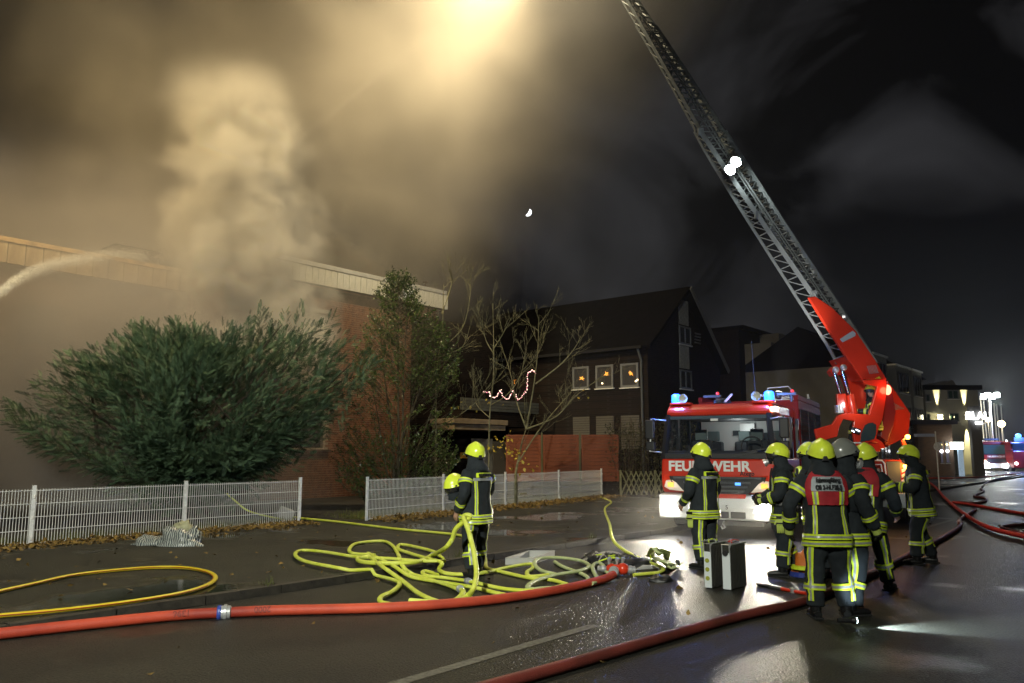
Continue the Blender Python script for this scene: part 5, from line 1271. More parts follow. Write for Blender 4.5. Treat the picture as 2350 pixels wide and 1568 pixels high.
    def fuse(o, vx, it=2):
        m = o.modifiers.new('fuse', 'REMESH'); m.mode = 'VOXEL'; m.voxel_size = vx; m.use_smooth_shade = True
        q = o.modifiers.new('soften', 'SMOOTH'); q.factor = .5; q.iterations = it
    def patch(name, fn, u0, u1, v0, v1, off, m, parent, nu=2, nv=12):
        vs = [fn(u0 + (u1 - u0) * i / nu, v0 + (v1 - v0) * j / nv, off) for i in range(nu + 1) for j in range(nv + 1)]
        b = MB().add(vs, [(i * (nv + 1) + j, i * (nv + 1) + j + 1, (i + 1) * (nv + 1) + j + 1, (i + 1) * (nv + 1) + j) for i in range(nu) for j in range(nv)])
        return b.build(name, m, parent, smooth='all')
    # ---- body: head, neck, trunk, limbs, hands in one skin surface
    hc = up(Vector(pose['head']) + Vector((0, 0, dz))); B = MB()
    Hr = Matrix.Rotation(headturn, 3, 'Z')
    def hp(x, y, z): return hc + Hr @ Vector((x, y, z))
    B.ball(hp(0, 0, .02), .1, (.80, .98, 1.12), 20); B.ball(hp(0, .035, -.055), .07, (.86, .9, .9), 14)
    B.tube([hp(0, -.01, -.05), up((0, 0, 1.50 + dz))], [.058, .062], 12)
    B.ball(hp(0, .105, -.012), .02, (.8, 1, 1.3), 8); B.ball(hp(0, .098, -.055), .018, (1.5, .6, .5), 8)
    for sd in (-1, 1):
        B.ball(hp(sd * .078, .0, -.005), .026, (.4, .8, 1.2), 8); B.ball(hp(sd * .035, .09, .03), .016, (1.2, .6, .7), 8)
    loft(B, lambda u, v: torso(u, v, -.035), [.76, .95, 1.2, 1.4, 1.5])
    for sd in (-1, 1):
        f, E, W_ = armf[sd]; loft(B, lambda u, v: f(u, v, -.032), [0, .25, .5, .75, .97], 10)
        d = (W_ - E).normalized(); sidev = Vector((sd, 0, 0)); sidev = (sidev - d * sidev.dot(d)).normalized(); bend = sidev.cross(d) * sd; palm_n = -sidev
        fwd = d.cross(sidev).normalized() * (1 if d.cross(sidev).y > 0 else -1)
        pc = W_ + d * .05; B.tube([W_ - d * .03, W_ + d * .01, W_ + d * .09], [.03, .034, .036], 8)
        for q in range(4):
            b0 = W_ + d * .085 + fwd * (.033 - .021 * q); Ln = (.075, .085, .08, .062)[q]
            B.tube([b0, b0 + d * Ln * .45 + palm_n * .008, b0 + d * Ln * .8 + palm_n * .03, b0 + d * Ln * .85 + palm_n * .05], [.0125, .012, .011, .009], 7)
        B.tube([W_ + d * .02 + fwd * .025, W_ + d * .06 + fwd * .05 + palm_n * .012, W_ + d * .09 + fwd * .052 + palm_n * .028], [.015, .013, .010], 7)
        g, K, A = legf[sd]; loft(B, lambda u, v: g(u, v, -.035), [0, .25, .5, .75, .97], 10)
    body = B.build('body', M_skin, t, smooth='all'); fuse(body, .0085, 1)
    for sd in (-1, 1):
        MB().ball(hp(sd * .032, .091, .022), .012, n=8).build('eye', mat('eye_dark', (.03, .02, .015), .15), t, smooth=True)
    # ---- gloves
    if gloves:
        for sd in (-1, 1):
            f, E, W_ = armf[sd]; d = (W_ - E).normalized(); sidev = Vector((sd, 0, 0)); sidev = (sidev - d * sidev.dot(d)).normalized()
            fwd = d.cross(sidev).normalized() * (1 if d.cross(sidev).y > 0 else -1); palm_n = -sidev; g = MB()
            g.tube([W_ - d * .04, W_ + d * .0, W_ + d * .09], [.052, .042, .045], 10)
            for q in range(4):
                b0 = W_ + d * .08 + fwd * (.036 - .023 * q); Ln = (.08, .09, .085, .066)[q]
                g.tube([b0, b0 + d * Ln * .45 + palm_n * .008, b0 + d * Ln * .85 + palm_n * .035, b0 + d * Ln * .9 + palm_n * .055], [.017, .016, .015, .012], 8)
            g.tube([W_ + d * .01 + fwd * .025, W_ + d * .06 + fwd * .055 + palm_n * .012, W_ + d * .095 + fwd * .058 + palm_n * .03], [.02, .017, .014], 8)
            go = g.build('glove', M_boot, t, smooth=True)
            MB().tube([W_ + d * .02, W_ + d * .07], .0475, 10).build('knuckle_guard', M_glove, go, smooth=True)
    # ---- trousers
    T = MB(); loft(T, lambda u, v: torso(u, v, -.02), [.72, .80, .92]) if not seated else None
    for sd in (-1, 1): loft(T, legf[sd][0], list(np.linspace(0, 1, 14)), 18)
    T.ball((0, 0, pz - .02), .17, (1.25, .85, .7), 14)
    tr = T.build('trousers', M_cloth, t, smooth='all'); fuse(tr, .017)
    for sd in (-1, 1):
        f = legf[sd][0]; b = patch('reflective_strip', f, .68, .76, 0, 2 * math.pi, .016, M_strip, tr, 2, 22)
        patch('silver_band', f, .705, .735, 0, 2 * math.pi, .019, M_silver, b, 1, 22)
        if legstrip:
            va = (math.pi if sd < 0 else 0)
            for off_ in ((-.75 if sd < 0 else .75) * 1,):
                vv = math.pi - .9 if sd < 0 else .9
                b = patch('reflective_strip', f, .22, .90, vv - .28, vv + .28, .014, M_strip, tr, 16, 4)
                patch('silver_band', f, .22, .90, vv - .1, vv + .1, .017, M_silver, b, 16, 2)
    # ---- boots
    for sd in (-1, 1):
        g, K, A = legf[sd]; A = Vector(A); fw = Vector((sd * .10, 1, 0)).normalized(); hz_ = A.z - .09
        b = MB().tube([A + Z * .16, A + Z * .02, A + Z * -.03], [.062, .06, .055], 12)
        b.tube([A - fw * .07 - Z * .045, A - fw * .02 - Z * .045, A + fw * .08 - Z * .045, A + fw * .16 - Z * .05, A + fw * .205 - Z * .055], [.035, .045, .044, .038, .02], 12, ex=1.1)
        bo = b.build('boot', M_boot, t, smooth=True)
        MB().obox(A - fw * .10 - Z * .09 - fw.cross(Z) * .045, fw * .30, fw.cross(Z) * .09, Z * .018).build('sole', M_tyre, bo, bevel=.006)
    # ---- jacket
    J = MB(); loft(J, torso, [.72, .76, .80, .86, .92, .98, 1.05, 1.12, 1.18, 1.25, 1.32, 1.38, 1.42, 1.46, 1.49, 1.52, 1.55], 28)
    for sd in (-1, 1): loft(J, armf[sd][0], list(np.linspace(0, 1, 16)), 18)
    jk = J.build('jacket', M_cloth, t, smooth='all'); fuse(jk, .016)
    for u0 in (.735, .805):
        b = patch('reflective_strip', torso, u0, u0 + .057, 0, 2 * math.pi, .018, M_strip, jk, 2, 48); patch('silver_band', torso, u0 + .019, u0 + .038, 0, 2 * math.pi, .021, M_silver, b, 1, 48)
    top = 1.20 if vest else 1.34
    for v in (-math.pi / 2 - .62, -math.pi / 2 + .62, math.pi / 2 - .62, math.pi / 2 + .62):
        b = patch('reflective_strip', torso, .862, 1.19 if vest else 1.36, v - .13, v + .13, .018, M_strip, jk, 10, 4); patch('silver_band', torso, .862, 1.19 if vest else 1.36, v - .045, v + .045, .021, M_silver, b, 10, 2)
    for sd in (-1, 1):
        f = armf[sd][0]
        for u0, u1 in ((.24, .33), (.70, .80)):
            b = patch('reflective_strip', f, u0, u1, 0, 2 * math.pi, .014, M_strip, jk, 3, 22); patch('silver_band', f, u0 + (u1 - u0) * .36, u0 + (u1 - u0) * .64, 0, 2 * math.pi, .017, M_silver, b, 1, 22)
    bd = lambda u, off=.03: torso(u, -math.pi / 2, off)
    xb = Vector((1, 0, 0)); ub = (bd(1.42) - bd(1.2)).normalized()
    if vest:
        v_ = patch('vest', torso, 1.16, 1.52, -math.pi / 2 - 1.0, -math.pi / 2 + 1.0, .026, M_vest, t, 12, 20)
        patch('vest_front', torso, 1.16, 1.52, math.pi / 2 - 1.1, math.pi / 2 + 1.1, .026, M_vest, v_, 12, 20)
        for v in (-math.pi / 2 - .50, -math.pi / 2 + .50):
            b = patch('reflective_strip', torso, 1.165, 1.30, v - .14, v + .14, .030, M_strip, v_, 5, 4); patch('silver_band', torso, 1.165, 1.30, v - .05, v + .05, .033, M_silver, b, 5, 2)
        if vest != True:
            pt = patch('name_patch', torso, 1.305, 1.455, -math.pi / 2 - .66, -math.pi / 2 + .66, .032, mat('patch_silver', (.27, .30, .32), .5), v_, 6, 14)
            for i, (tx, uu, sz) in enumerate(zip(vest, (1.42, 1.342), (.064, .070))):
                text(tx, 'patch_lettering', M_blk, pt, bd(uu, .046), xb, ub, sz, .012, sx=.64, off=.01)
    elif back:
        pt = patch('back_label', torso, 1.37, 1.435, -math.pi / 2 - .62, -math.pi / 2 + .62, .024, M_strip, jk, 3, 14)
        patch('silver_band', torso, 1.325, 1.365, -math.pi / 2 - .85, -math.pi / 2 + .85, .022, M_silver, jk, 2, 16)
        text('FEUERWEHR', 'label_lettering', M_blk, pt, bd(1.402, .034), xb, ub, .062, .008, sx=.82)
    # collar and neck guard
    ng = MB(); nv = 22; rings = [(hp(0, -.01, .035), .100, .120), (hp(0, -.015, -.04), .098, .118), (hp(0, -.025, -.09), .104, .118), (up((0, -.015, 1.50 + dz)), .15, .14), (up((0, -.01, 1.45 + dz)), .17, .13)]
    a0, a1 = -math.pi / 2 - 2.25, -math.pi / 2 + 2.25
    vs = [c + (Hr @ Vector((math.cos(a) * rx, math.sin(a) * ry, 0))) for c, rx, ry in rings for a in np.linspace(a0, a1, nv)]
    o = ng.add(vs, [(i * nv + k, i * nv + k + 1, (i + 1) * nv + k + 1, (i + 1) * nv + k) for i in range(len(rings) - 1) for k in range(nv - 1)]).build('neck_guard', M_cloth, t, smooth='all')
    q = o.modifiers.new('thickness', 'SOLIDIFY'); q.thickness = .012
    helmet(t, hc, Hr, M_helm2 if helm == 'grey' else M_helm, stripe=(helm == 'stripe'))
    if mask:
        mk = MB().ball(hp(0, .085, -.02), .075, (.95, .7, 1.15), 14).build('breathing_mask', M_visor, t, smooth=True)
        MB().lathe([(0, 0), (.035, 0), (.04, .03), (.055, .035), (.055, .07), (0, .07)], hp(0, .12, -.065), Hr @ Vector((0, 1, -.4)), 14).build('filter', M_alu, mk, smooth=True)
    if scba:
        c = bd(1.25, .10)
        sb = MB().lathe([(0, -.22), (.05, -.215), (.07, -.18), (.072, .18), (.055, .235), (.02, .255), (0, .26)], c + ub * .02, -ub if scba == 'flip' else ub, 18).build('air_cylinder', M_helm, t, smooth=True)
        MB().obox(c - Vector((.13, -.04, .3)), (.26, 0, 0), (0, .03, 0), (0, 0, .55)).build('backplate', M_blk, sb, bevel=.01)
        for x in (-.12, .12): patch('shoulder_strap', torso, 1.0, 1.50, math.pi / 2 - (.5 if x > 0 else -.5) - .15, math.pi / 2 - (.5 if x > 0 else -.5) + .15, .035, M_blk, sb, 8, 3)
        patch('waist_belt', torso, .98, 1.03, 0, 2 * math.pi, .03, M_blk, sb, 1, 30)
        MB().tube([c + Vector((.1, .0, -.2)), c + Vector((.22, .05, -.35)), c + Vector((.2, .12, -.5)), c + Vector((.12, .1, -.38))], .012, 6).build('air_line', M_blk, sb)
    if hang:
        p = Vector((-.25, .06, .84 + dz)); gl = MB()
        gl.box(p - Z * .06, (.05, .09, .13))
        for q in range(4): gl.tube([p + Vector((0, -.035 + .024 * q, -.12)), p + Vector((-.005, -.035 + .024 * q, -.20)), p + Vector((.0, -.03 + .022 * q, -.235))], [.014, .013, .009], 7)
        gl.tube([p + Vector((0, .045, -.06)), p + Vector((-.01, .075, -.12))], [.014, .011], 7)
        go = gl.build('hanging_gloves', M_glove, t, smooth=True, bevel=.004); MB().box(p - Z * .02 + Vector((-.004, 0, 0)), (.055, .1, .04)).box(p - Z * .10 + Vector((-.006, 0, 0)), (.052, .1, .02)).build('glove_cuff', M_boot, go)
    return t
def helmet(t, hc, Hr, m, stripe=False, name='helmet'):
    """firefighter's half shell helmet round a head centre"""
    cx = Vector((0, -.012, .045)); na, nb = 28, 10; vs = []
    def dome(a, f, off=0):
        # f 0 = crown, 1 = rim; rim is high over the face, low behind
        fr = .5 + .5 * math.sin(a); end = R(110) - R(26) * fr + (R(10) * max(0, -math.sin(a)) ** 2)
        th = end * f; r = math.sin(th); h = math.cos(th)
        crest = .016 * math.exp(-(math.cos(a) * r * 5.5) ** 2) * (1 - f * .55)
        lip = .012 * (max(0, f - .86) / .14) ** 2 * (1.5 if math.sin(a) > 0 else 1)
        p = Vector((math.cos(a) * r * (.132 + off + lip), math.sin(a) * r * (.160 + off + lip), h * (.142 + off) + crest))
        return hc + Hr @ (cx + p)
    for i in range(nb + 1):
        for k in range(na): vs.append(dome(2 * math.pi * k / na, i / nb))
    fs = [(i * na + k, i * na + (k + 1) % na, (i + 1) * na + (k + 1) % na, (i + 1) * na + k) for i in range(nb) for k in range(na)]
    o = MB().add(vs, fs).build(name, m, t, smooth='all'); q = o.modifiers.new('thickness', 'SOLIDIFY'); q.thickness = .006
    sd_ = o.modifiers.new('smooth', 'SUBSURF'); sd_.levels = 1; sd_.render_levels = 1
    for sx in (-1, 1):
        c = hc + Hr @ (cx + Vector((sx * .128, .045, -.012)))
        MB().prism([c + Hr @ Vector((0, y, z)) for y, z in ((-.035, -.02), (-.012, -.03), (.03, -.018), (.045, .012), (.02, .02), (.012, .038), (-.01, .02), (-.03, .012))][::sx], Hr @ Vector((sx * .014, 0, 0))).build('side_clip', M_blk, o, bevel=.004)
    c = hc + Hr @ (cx + Vector((0, -.148, -.055)))
    MB().prism([c + Hr @ Vector((x, 0, z)) for x, z in ((-.035, -.03), (.035, -.03), (.018, .02), (-.018, .02))], Hr @ Vector((0, -.02, 0))).build('rear_knob', M_blk, o, bevel=.005)
    vs = [hc + Hr @ (cx + Vector((math.cos(a) * r, math.sin(a) * (r + .026), z))) for z, r in ((.012, .136), (-.03, .137), (-.065, .130)) for a in np.linspace(R(22), R(158), 15)]
    MB().add(vs, [(i * 15 + k, i * 15 + k + 1, (i + 1) * 15 + k + 1, (i + 1) * 15 + k) for i in range(2) for k in range(14)]).build('visor', M_visor if name != 'helmet' else mat('raised_visor', (.03, .03, .03), .1), o, smooth='all') if name != 'helmet' or True else None
    if stripe:
        vs = [dome(a, f, .004) for f in np.linspace(0, .8, 8) for a in (R(90) - .22, R(90), R(90) + .22)]
        MB().add(vs, [(i * 3 + k, i * 3 + k + 1, (i + 1) * 3 + k + 1, (i + 1) * 3 + k) for i in range(7) for k in range(2)]).build('crest_stripe', M_blk, o, smooth='all')
    return o
def at_feet(x, y): p = G(x, y); return Vector((p.x, p.y, 0))
person('firefighter in the centre holding up a loop of yellow hose, back to the camera', at_feet(1092, 1324), R(48),
       dict(el=(-.30, -.06, 1.15), wl=(-.27, .10, .90), er=(.30, .02, 1.18), wr=(.26, .24, 1.08), al=(-.13, -.04, .09), ar=(.15, .10, .09), kr=(.14, .08, .50)), gloves=False, seed=1, headturn=R(-20))
person('firefighter standing before the fire engine windscreen with gloves hanging from the belt', at_feet(1620, 1304), R(38),
       dict(el=(-.31, .02, 1.14), wl=(-.25, .20, .95), er=(.31, .0, 1.15), wr=(.27, .16, .96)), gloves=False, hang=True, seed=2)
person('firefighter in breathing mask turned left, one arm bent, beside the bumper of the fire engine', at_feet(1806, 1321), R(72),
       dict(el=(-.31, .04, 1.14), wl=(-.20, .27, 1.05), er=(.30, .04, 1.15), wr=(.18, .30, 1.08), al=(-.14, .06, .09), ar=(.15, -.12, .09), head=(0, .06, 1.655)), mask=True, hang=True, seed=3, scba=True)
person('firefighter mostly hidden with yellow air cylinder on the back', Vector((4.28, 11.35, 0)), R(40),
       dict(el=(-.3, .05, 1.15), wl=(-.2, .25, 1.05)), seed=4, scba='flip', lean=R(6))
person('tall firefighter in red vest lettered Fahrzeugführer seen from behind, nearest of the group', at_feet(1908, 1418), R(-7),
       dict(el=(-.37, -.02, 1.16), wl=(-.36, .12, .92), er=(.33, .06, 1.16), wr=(.20, .26, 1.06), al=(-.16, -.03, .09), kl=(-.14, .0, .50), ar=(.16, .02, .09), kr=(.13, .04, .5)), vest=('Fahrzeugführer', 'OB 2-HLF20-2'), seed=5, lean=R(3))
person('firefighter in dark grey helmet close behind the tall man, torchlight on the leg strips', Vector((3.66, 8.9, 0)), R(-75),
       dict(el=(-.31, .0, 1.14), wl=(-.27, .12, .92), al=(-.12, .05, .09), ar=(.12, -.08, .09)), helm='grey', mask=True, seed=6)
person('firefighter in red vest striding to the right behind the grey helmeted one', Vector((4.42, 10.2, 0)), R(-42),
       dict(el=(-.30, .04, 1.14), wl=(-.22, .24, 1.02), er=(.33, .08, 1.14), wr=(.30, .28, 1.0), kl=(-.11, -.02, .50), al=(-.12, -.26, .12), kr=(.12, .20, .52), ar=(.13, .34, .09), head=(0, .06, 1.66)), vest=True, seed=7, lean=R(9), gloves=False)
person('firefighter at far right of the group, turned left with both forearms raised', at_feet(2122, 1294), R(70),
       dict(el=(-.28, .10, 1.18), wl=(-.15, .38, 1.22), er=(.28, .10, 1.18), wr=(.12, .40, 1.20), al=(-.16, .12, .09), kl=(-.13, .1, .5), ar=(.16, -.14, .09), head=(0, .07, 1.65)), helm='stripe', seed=8, lean=R(5))
pO = AT(1994, 961, 19.45)
o9 = person('ladder operator seated in the red turntable, face turned to the camera', Vector((pO.x + .12, pO.y, pO.z - .72)), R(75),
       dict(pz=.62, kl=(-.13, .42, .60), al=(-.14, .50, .12), kr=(.13, .42, .60), ar=(.14, .52, .12), el=(-.30, .08, .88), wl=(-.22, .36, .90), er=(.30, .08, .88), wr=(.2, .36, .90)), back=False, seated=True, seed=9, headturn=R(60))
# spare helmet carried on the arm of the centre firefighter
def spare():
    c = AT(1044, 1113, 11.6)
    t = thing('helmet', 'spare lime helmet with dark neck cloth hanging at the chest of the centre firefighter', 'helmet', c - Z * .1)
    Hr = Matrix.Rotation(R(125), 3, 'Z') @ Matrix.Rotation(R(-25), 3, 'X'); helmet(t, Vector((0, 0, .06)), Hr, M_helm, name='shell')
    MB().lathe([(.08, 0), (.10, -.02), (.10, -.08), (.09, -.15), (.07, -.16), (.06, -.05)], (0, 0, .04), Z, 16, 1.1, .9).build('neck_cloth', M_cloth, t, smooth=True)
    MB().tube([(.06, 0, -.15), (.04, .03, -.35), (.05, 0, -.48), (.09, .02, -.32)], .02, 7).build('mask_hose', M_blk, t, smooth=True)
spare()
# ================================================================ hoses
def hosemat(name, c, c2, rough=.55):
    return mat(name, c, rough, col2=c2, vscale=5, detail=5, bump=.25, bscale=90)
M_yel = hosemat('lime_hose', (.54, .60, .04), (.70, .76, .14)); M_yel2 = hosemat('yellow_hose', (.58, .42, .01), (.66, .55, .03), .45); M_pal = hosemat('pale_green_hose', (.36, .42, .18), (.50, .56, .28))
M_rh = mat('red_hose', (.26, .024, .012), .6, col2=(.58, .075, .03), vscale=1.1, detail=8, bump=.4, bscale=90); M_drh = mat('dark_red_hose', (.07, .014, .010), .55, col2=(.20, .036, .026), vscale=1.3, detail=8, bump=.4, bscale=90); M_brh = hosemat('bright_red_hose', (.60, .03, .02), (.68, .05, .03))
M_stripe = mat('hose_stripe', (.35, .06, .01), .6); M_coup = mat('coupling_metal', (.45, .46, .47), .35, metal=.5, var=.15, vscale=20)
def gz(p): return .1 if p.dot(V) > TK - .16 else 0.0
def gpt(x, y, r, extra=0):
    p = G(x, y, r + extra); h = gz(p)
    if h: p = G(x, y, r + extra + h)
    return p
def coupling(parent, p, d, r, name='coupling'):
    d = d.normalized(); MB().lathe([(r * .95, -.06), (r * 1.25, -.05), (r * 1.28, -.02), (r * 1.5, -.015), (r * 1.5, .015), (r * 1.28, .02), (r * 1.25, .05), (r * .95, .06)], p, d, 18).build(name, M_coup, parent, smooth=True)
def hose(label, pts, r, m, z=None, group=None, stripe=False, coup=(), n=8, cat='hose', flat=1.0, sag=True, name='fire_hose'):
    """pts: picture points on the ground; a third value lifts the point"""
    P = []
    for q in pts:
        if isinstance(q, Vector): P.append(q)
        else: P.append(gpt(q[0], q[1], r, (q[2] if len(q) > 2 else 0) + (z or 0)))
    S_ = spline(P, n)
    hh = np.array([gz(p) for p in S_]); hs = np.maximum(hh, np.convolve(np.pad(hh, 2, 'edge'), [.1, .2, .4, .2, .1], 'valid'))
    for i, p in enumerate(S_): p.z = max(p.z, hs[i] + r * .9)
    t = thing(name, label, cat, S_[0], 0, group, True)
    MB().tube(S_, r / flat, 12, ex=flat).build('hose_body', m, t, smooth=True)
    if stripe:
        side = []
        for i, p in enumerate(S_):
            d = (S_[min(i + 1, len(S_) - 1)] - S_[max(i - 1, 0)]).normalized(); x = d.cross(Z).normalized()
            if x.y > 0: x = -x
            side.append(p + x * r * flat * .95 + Z * r * .22)
        MB().tube(side, .005, 5).build('stripe', M_stripe, t)
    for i in coup:
        k = min(len(S_) - 2, int(i * (len(S_) - 1))); coupling(t, S_[k], S_[k + 1] - S_[k], r)
    return t, S_
ZA = lambda *p: [(622.3 + q[0] / 2.5176, 995.7 + q[1] / 2.5176) + tuple(q[2:]) for q in p]
GP = 'yellow green hoses heaped on the kerb'
rY = .032
t_, S_r = hose('long red supply hose lying across the foreground from the left edge to the distributor', [(-120, 1470), (0, 1455), (200, 1433), (400, 1413), (542, 1405), (640, 1401), (850, 1396), (1000, 1388), (1150, 1374), (1290, 1352), (1380, 1331), (1408, 1319, .03)], .055, M_rh, coup=(), n=10)
# coupling and stencilled numbers
def at_px(S_, x):
    best = min(range(len(S_) - 1), key=lambda i: abs((1175 + FD * S_[i].x / S_[i].y) - x)); return best
k = at_px(S_r, 540); coupling(t_, S_r[k], S_r[k + 1] - S_r[k], .056)
d_ = (S_r[k + 1] - S_r[k]).normalized(); MB().lathe([(.0735, -.03), (.079, -.02), (.079, .0), (.0735, .01)], S_r[k] - d_ * .05, d_, 18).build('colour_ring', mat('ring_blue', (.03, .06, .3), .4), t_)
for x, s_ in ((447, '1396'), (622, '2000')):
    k = at_px(S_r, x); d_ = (S_r[k + 1] - S_r[k]).normalized(); nrm = d_.cross(Z).normalized(); nrm = nrm if nrm.y < 0 else -nrm
    n2 = (nrm + Z * .55).normalized(); text(s_, 'stencil', mat('faded_stencil', (.16, .02, .012), .7), t_, S_r[k] + n2 * .0555, -d_, (n2.cross(d_)) if (n2.cross(d_)).z < 0 else -(n2.cross(d_)), .085, .0015)
hose('dark red hose running diagonally from the lower edge behind the feet of the group', [(1080, 1588), (1300, 1527), (1500, 1470), (1700, 1414), (1850, 1378), (1993, 1320), (2101, 1266), (2140, 1247), (2201, 1210), (2204, 1192), (2238, 1170)], .05, M_drh, coup=(.86,))
hose('bright red hose curving from the ladder truck to the right edge', [(2095, 1085), (2138, 1111), (2168, 1142), (2207, 1175), (2263, 1208), (2350, 1231), (2420, 1243)], .05, M_brh, z=.02)
hose('bright red flat hose crossing behind the curved one at the right edge', [(2187, 1153), (2215, 1156), (2276, 1167), (2350, 1179), (2420, 1190)], .045, M_brh)
hose('short pinkish hose bend at the right edge', [(2400, 1203), (2350, 1204), (2312, 1207), (2299, 1211), (2315, 1216), (2350, 1225), (2400, 1232)], .035, M_drh)
hose('kinked dark hose zigzagging away down the street', [(2200, 1153), (2235, 1155), (2262, 1150), (2258, 1143), (2236, 1139), (2256, 1128), (2251, 1120), (2268, 1106), (2290, 1099), (2340, 1090)], .045, M_drh, coup=(.7,))
hose('thin red hose crossing the bright far road', [(2125, 1097), (2200, 1097), (2290, 1092), (2350, 1084), (2400, 1080)], .045, M_rh)
# yellow loop at left
hose('yellow hose loop with red line lying on the wet pavement at the left edge', [(-90, 1378), (0, 1357), (73, 1341), (164, 1321), (256, 1310), (347, 1303), (420, 1303), (471, 1311), (494, 1323), (485, 1338), (438, 1356), (365, 1371), (256, 1387), (128, 1402), (0, 1413), (-90, 1420)], .028, M_yel2, stripe=True, n=10, flat=1.25)
# heap of lime hoses
H_ = [
 ('lime hose stretching from the fence opening to the centre firefighter', ZA((60, 470), (165, 487), (380, 508), (700, 547), (900, 566), (1080, 585), (1180, 620), (1230, 700), (1245, 775), (1320, 795), (1500, 835), (1620, 845), (1708, 870)), M_yel, 0),
 ('lime hose forming the long pointed loop farthest left of the heap', ZA((1010, 735), (850, 735), (700, 722), (500, 712), (300, 682), (175, 674), (140, 700), (200, 738), (400, 778), (600, 818), (715, 848), (742, 872), (700, 912), (640, 940), (630, 968), (680, 984), (760, 988), (900, 985)), M_yel, .02),
 ('lime hose looping behind the heap at its back left', ZA((600, 700), (470, 690), (455, 662), (500, 632), (640, 620), (700, 645), (735, 700), (760, 765), (820, 812), (950, 852), (1060, 890), (1125, 930), (1170, 955), (1290, 955)), M_yel, .0),
 ('lime hose crossing the heap diagonally with a metal coupling near the centre', ZA((560, 705), (640, 765), (760, 850), (850, 920), (960, 968), (1040, 968), (1085, 945), (1110, 912), (1090, 895)), M_yel, .03),
 ('lime hose bent round a tight kink behind the firefighter legs', ZA((990, 720), (940, 682), (850, 657), (750, 640), (735, 665), (800, 690), (900, 720), (985, 745), (970, 785), (1020, 808), (1150, 812), (1240, 800)), M_yel, .01),
 ('lime hose with a coupling running right under the heap front', ZA((960, 815), (900, 795), (875, 800), (900, 820), (1000, 832), (1138, 852), (1300, 888), (1400, 902), (1500, 906), (1620, 893), (1708, 870)), M_yel, .02),
 ('lime hose lying straight in front of the firefighter boots', ZA((560, 690), (700, 760), (820, 830), (1000, 860), (1180, 890), (1300, 920), (1410, 943)), M_yel, 0),
 ('pale hose in the broad loop right of the firefighter', ZA((1590, 903), (1500, 896), (1483, 880), (1530, 850), (1650, 815), (1790, 790), (1838, 762), (1780, 732), (1650, 715), (1550, 722), (1522, 750), (1560, 790), (1645, 812)), M_pal, .03),
 ('pale hose forming the outer right loop of the heap', ZA((1640, 740), (1685, 768), (1800, 812), (1832, 842), (1800, 868), (1700, 886), (1560, 894), (1480, 905)), M_pal, 0),
 ('lime hose bent sharply beside the metal tray', ZA((1250, 800), (1380, 770), (1500, 752), (1512, 775), (1480, 800), (1500, 825), (1620, 812)), M_yel, .01),
 ('short pale hose curl joining the distributor', ZA((1850, 866), (1874, 856), (1885, 838), (1862, 790), (1860, 762), (1890, 745), (1918, 762), (1930, 790), (1950, 806)), M_pal, .02),
 ('lime hose snaking from the fence end across the pavement to the distributor', ZA((1905, 368), (1935, 378), (1965, 396), (1932, 425), (1930, 455), (1955, 520), (1975, 612), (2050, 680), (2180, 742), (2262, 778), (2245, 800), (2200, 806), (2095, 815)), M_yel, .0),
]
SS = []
for i, (lb, pts, m, z) in enumerate(H_):
    t_, s_ = hose(lb, pts, rY, m, z=z, group=GP, n=8, coup=(1.0,) if i == 3 else (), stripe=False, flat=1.3); SS.append((t_, s_))
k = at_px(SS[5][1], 622.3 + 1138 / 2.5176); coupling(SS[5][0], SS[5][1][k], SS[5][1][k + 1] - SS[5][1][k], .03)
# the loop held in the hand
hx_ = AT(1080, 1186, 10.72)
def hv(x, y, Y): return AT(622.3 + x / 2.5176, 995.7 + y / 2.5176, Y)
held = [*[gpt(*q[:2], rY, .03) for q in ZA((560, 712), (500, 722), (540, 742), (700, 748), (850, 738), (930, 702))], hv(1000, 665, 10.9), hv(1045, 610, 10.85), hv(1070, 545, 10.78), hx_, hv(1112, 478, 10.7), hv(1140, 560, 10.45), hv(1172, 690, 10.15), hv(1186, 800, 9.85), hv(1172, 885, 9.5), *[gpt(*q[:2], rY, .02) for q in ZA((1130, 940), (1050, 972), (940, 975), (800, 965))]]
held = [Vector(p) for p in held]
for p in held:
    p.z = max(p.z, gz(p) + rY)
t_, s_ = hose('lime hose lifted in a hanging loop by the centre firefighter', held, rY, M_yel, group=GP, n=8)
coupling(t_, gpt(622.3 + 935 / 2.5176, 995.7 + 700 / 2.5176, .03, .03), U + V * .3, .03)
# hose end over the fence at left
p1 = G(645, 1185, .13)
hose('short lime hose hanging behind the left mesh fence', [AT(520, 1133, 21), AT(540, 1150, 20.6), AT(565, 1170, 20.3), G(600, 1182, .13), G(640, 1190, .13), G(672, 1192, .13)], .022, M_yel)
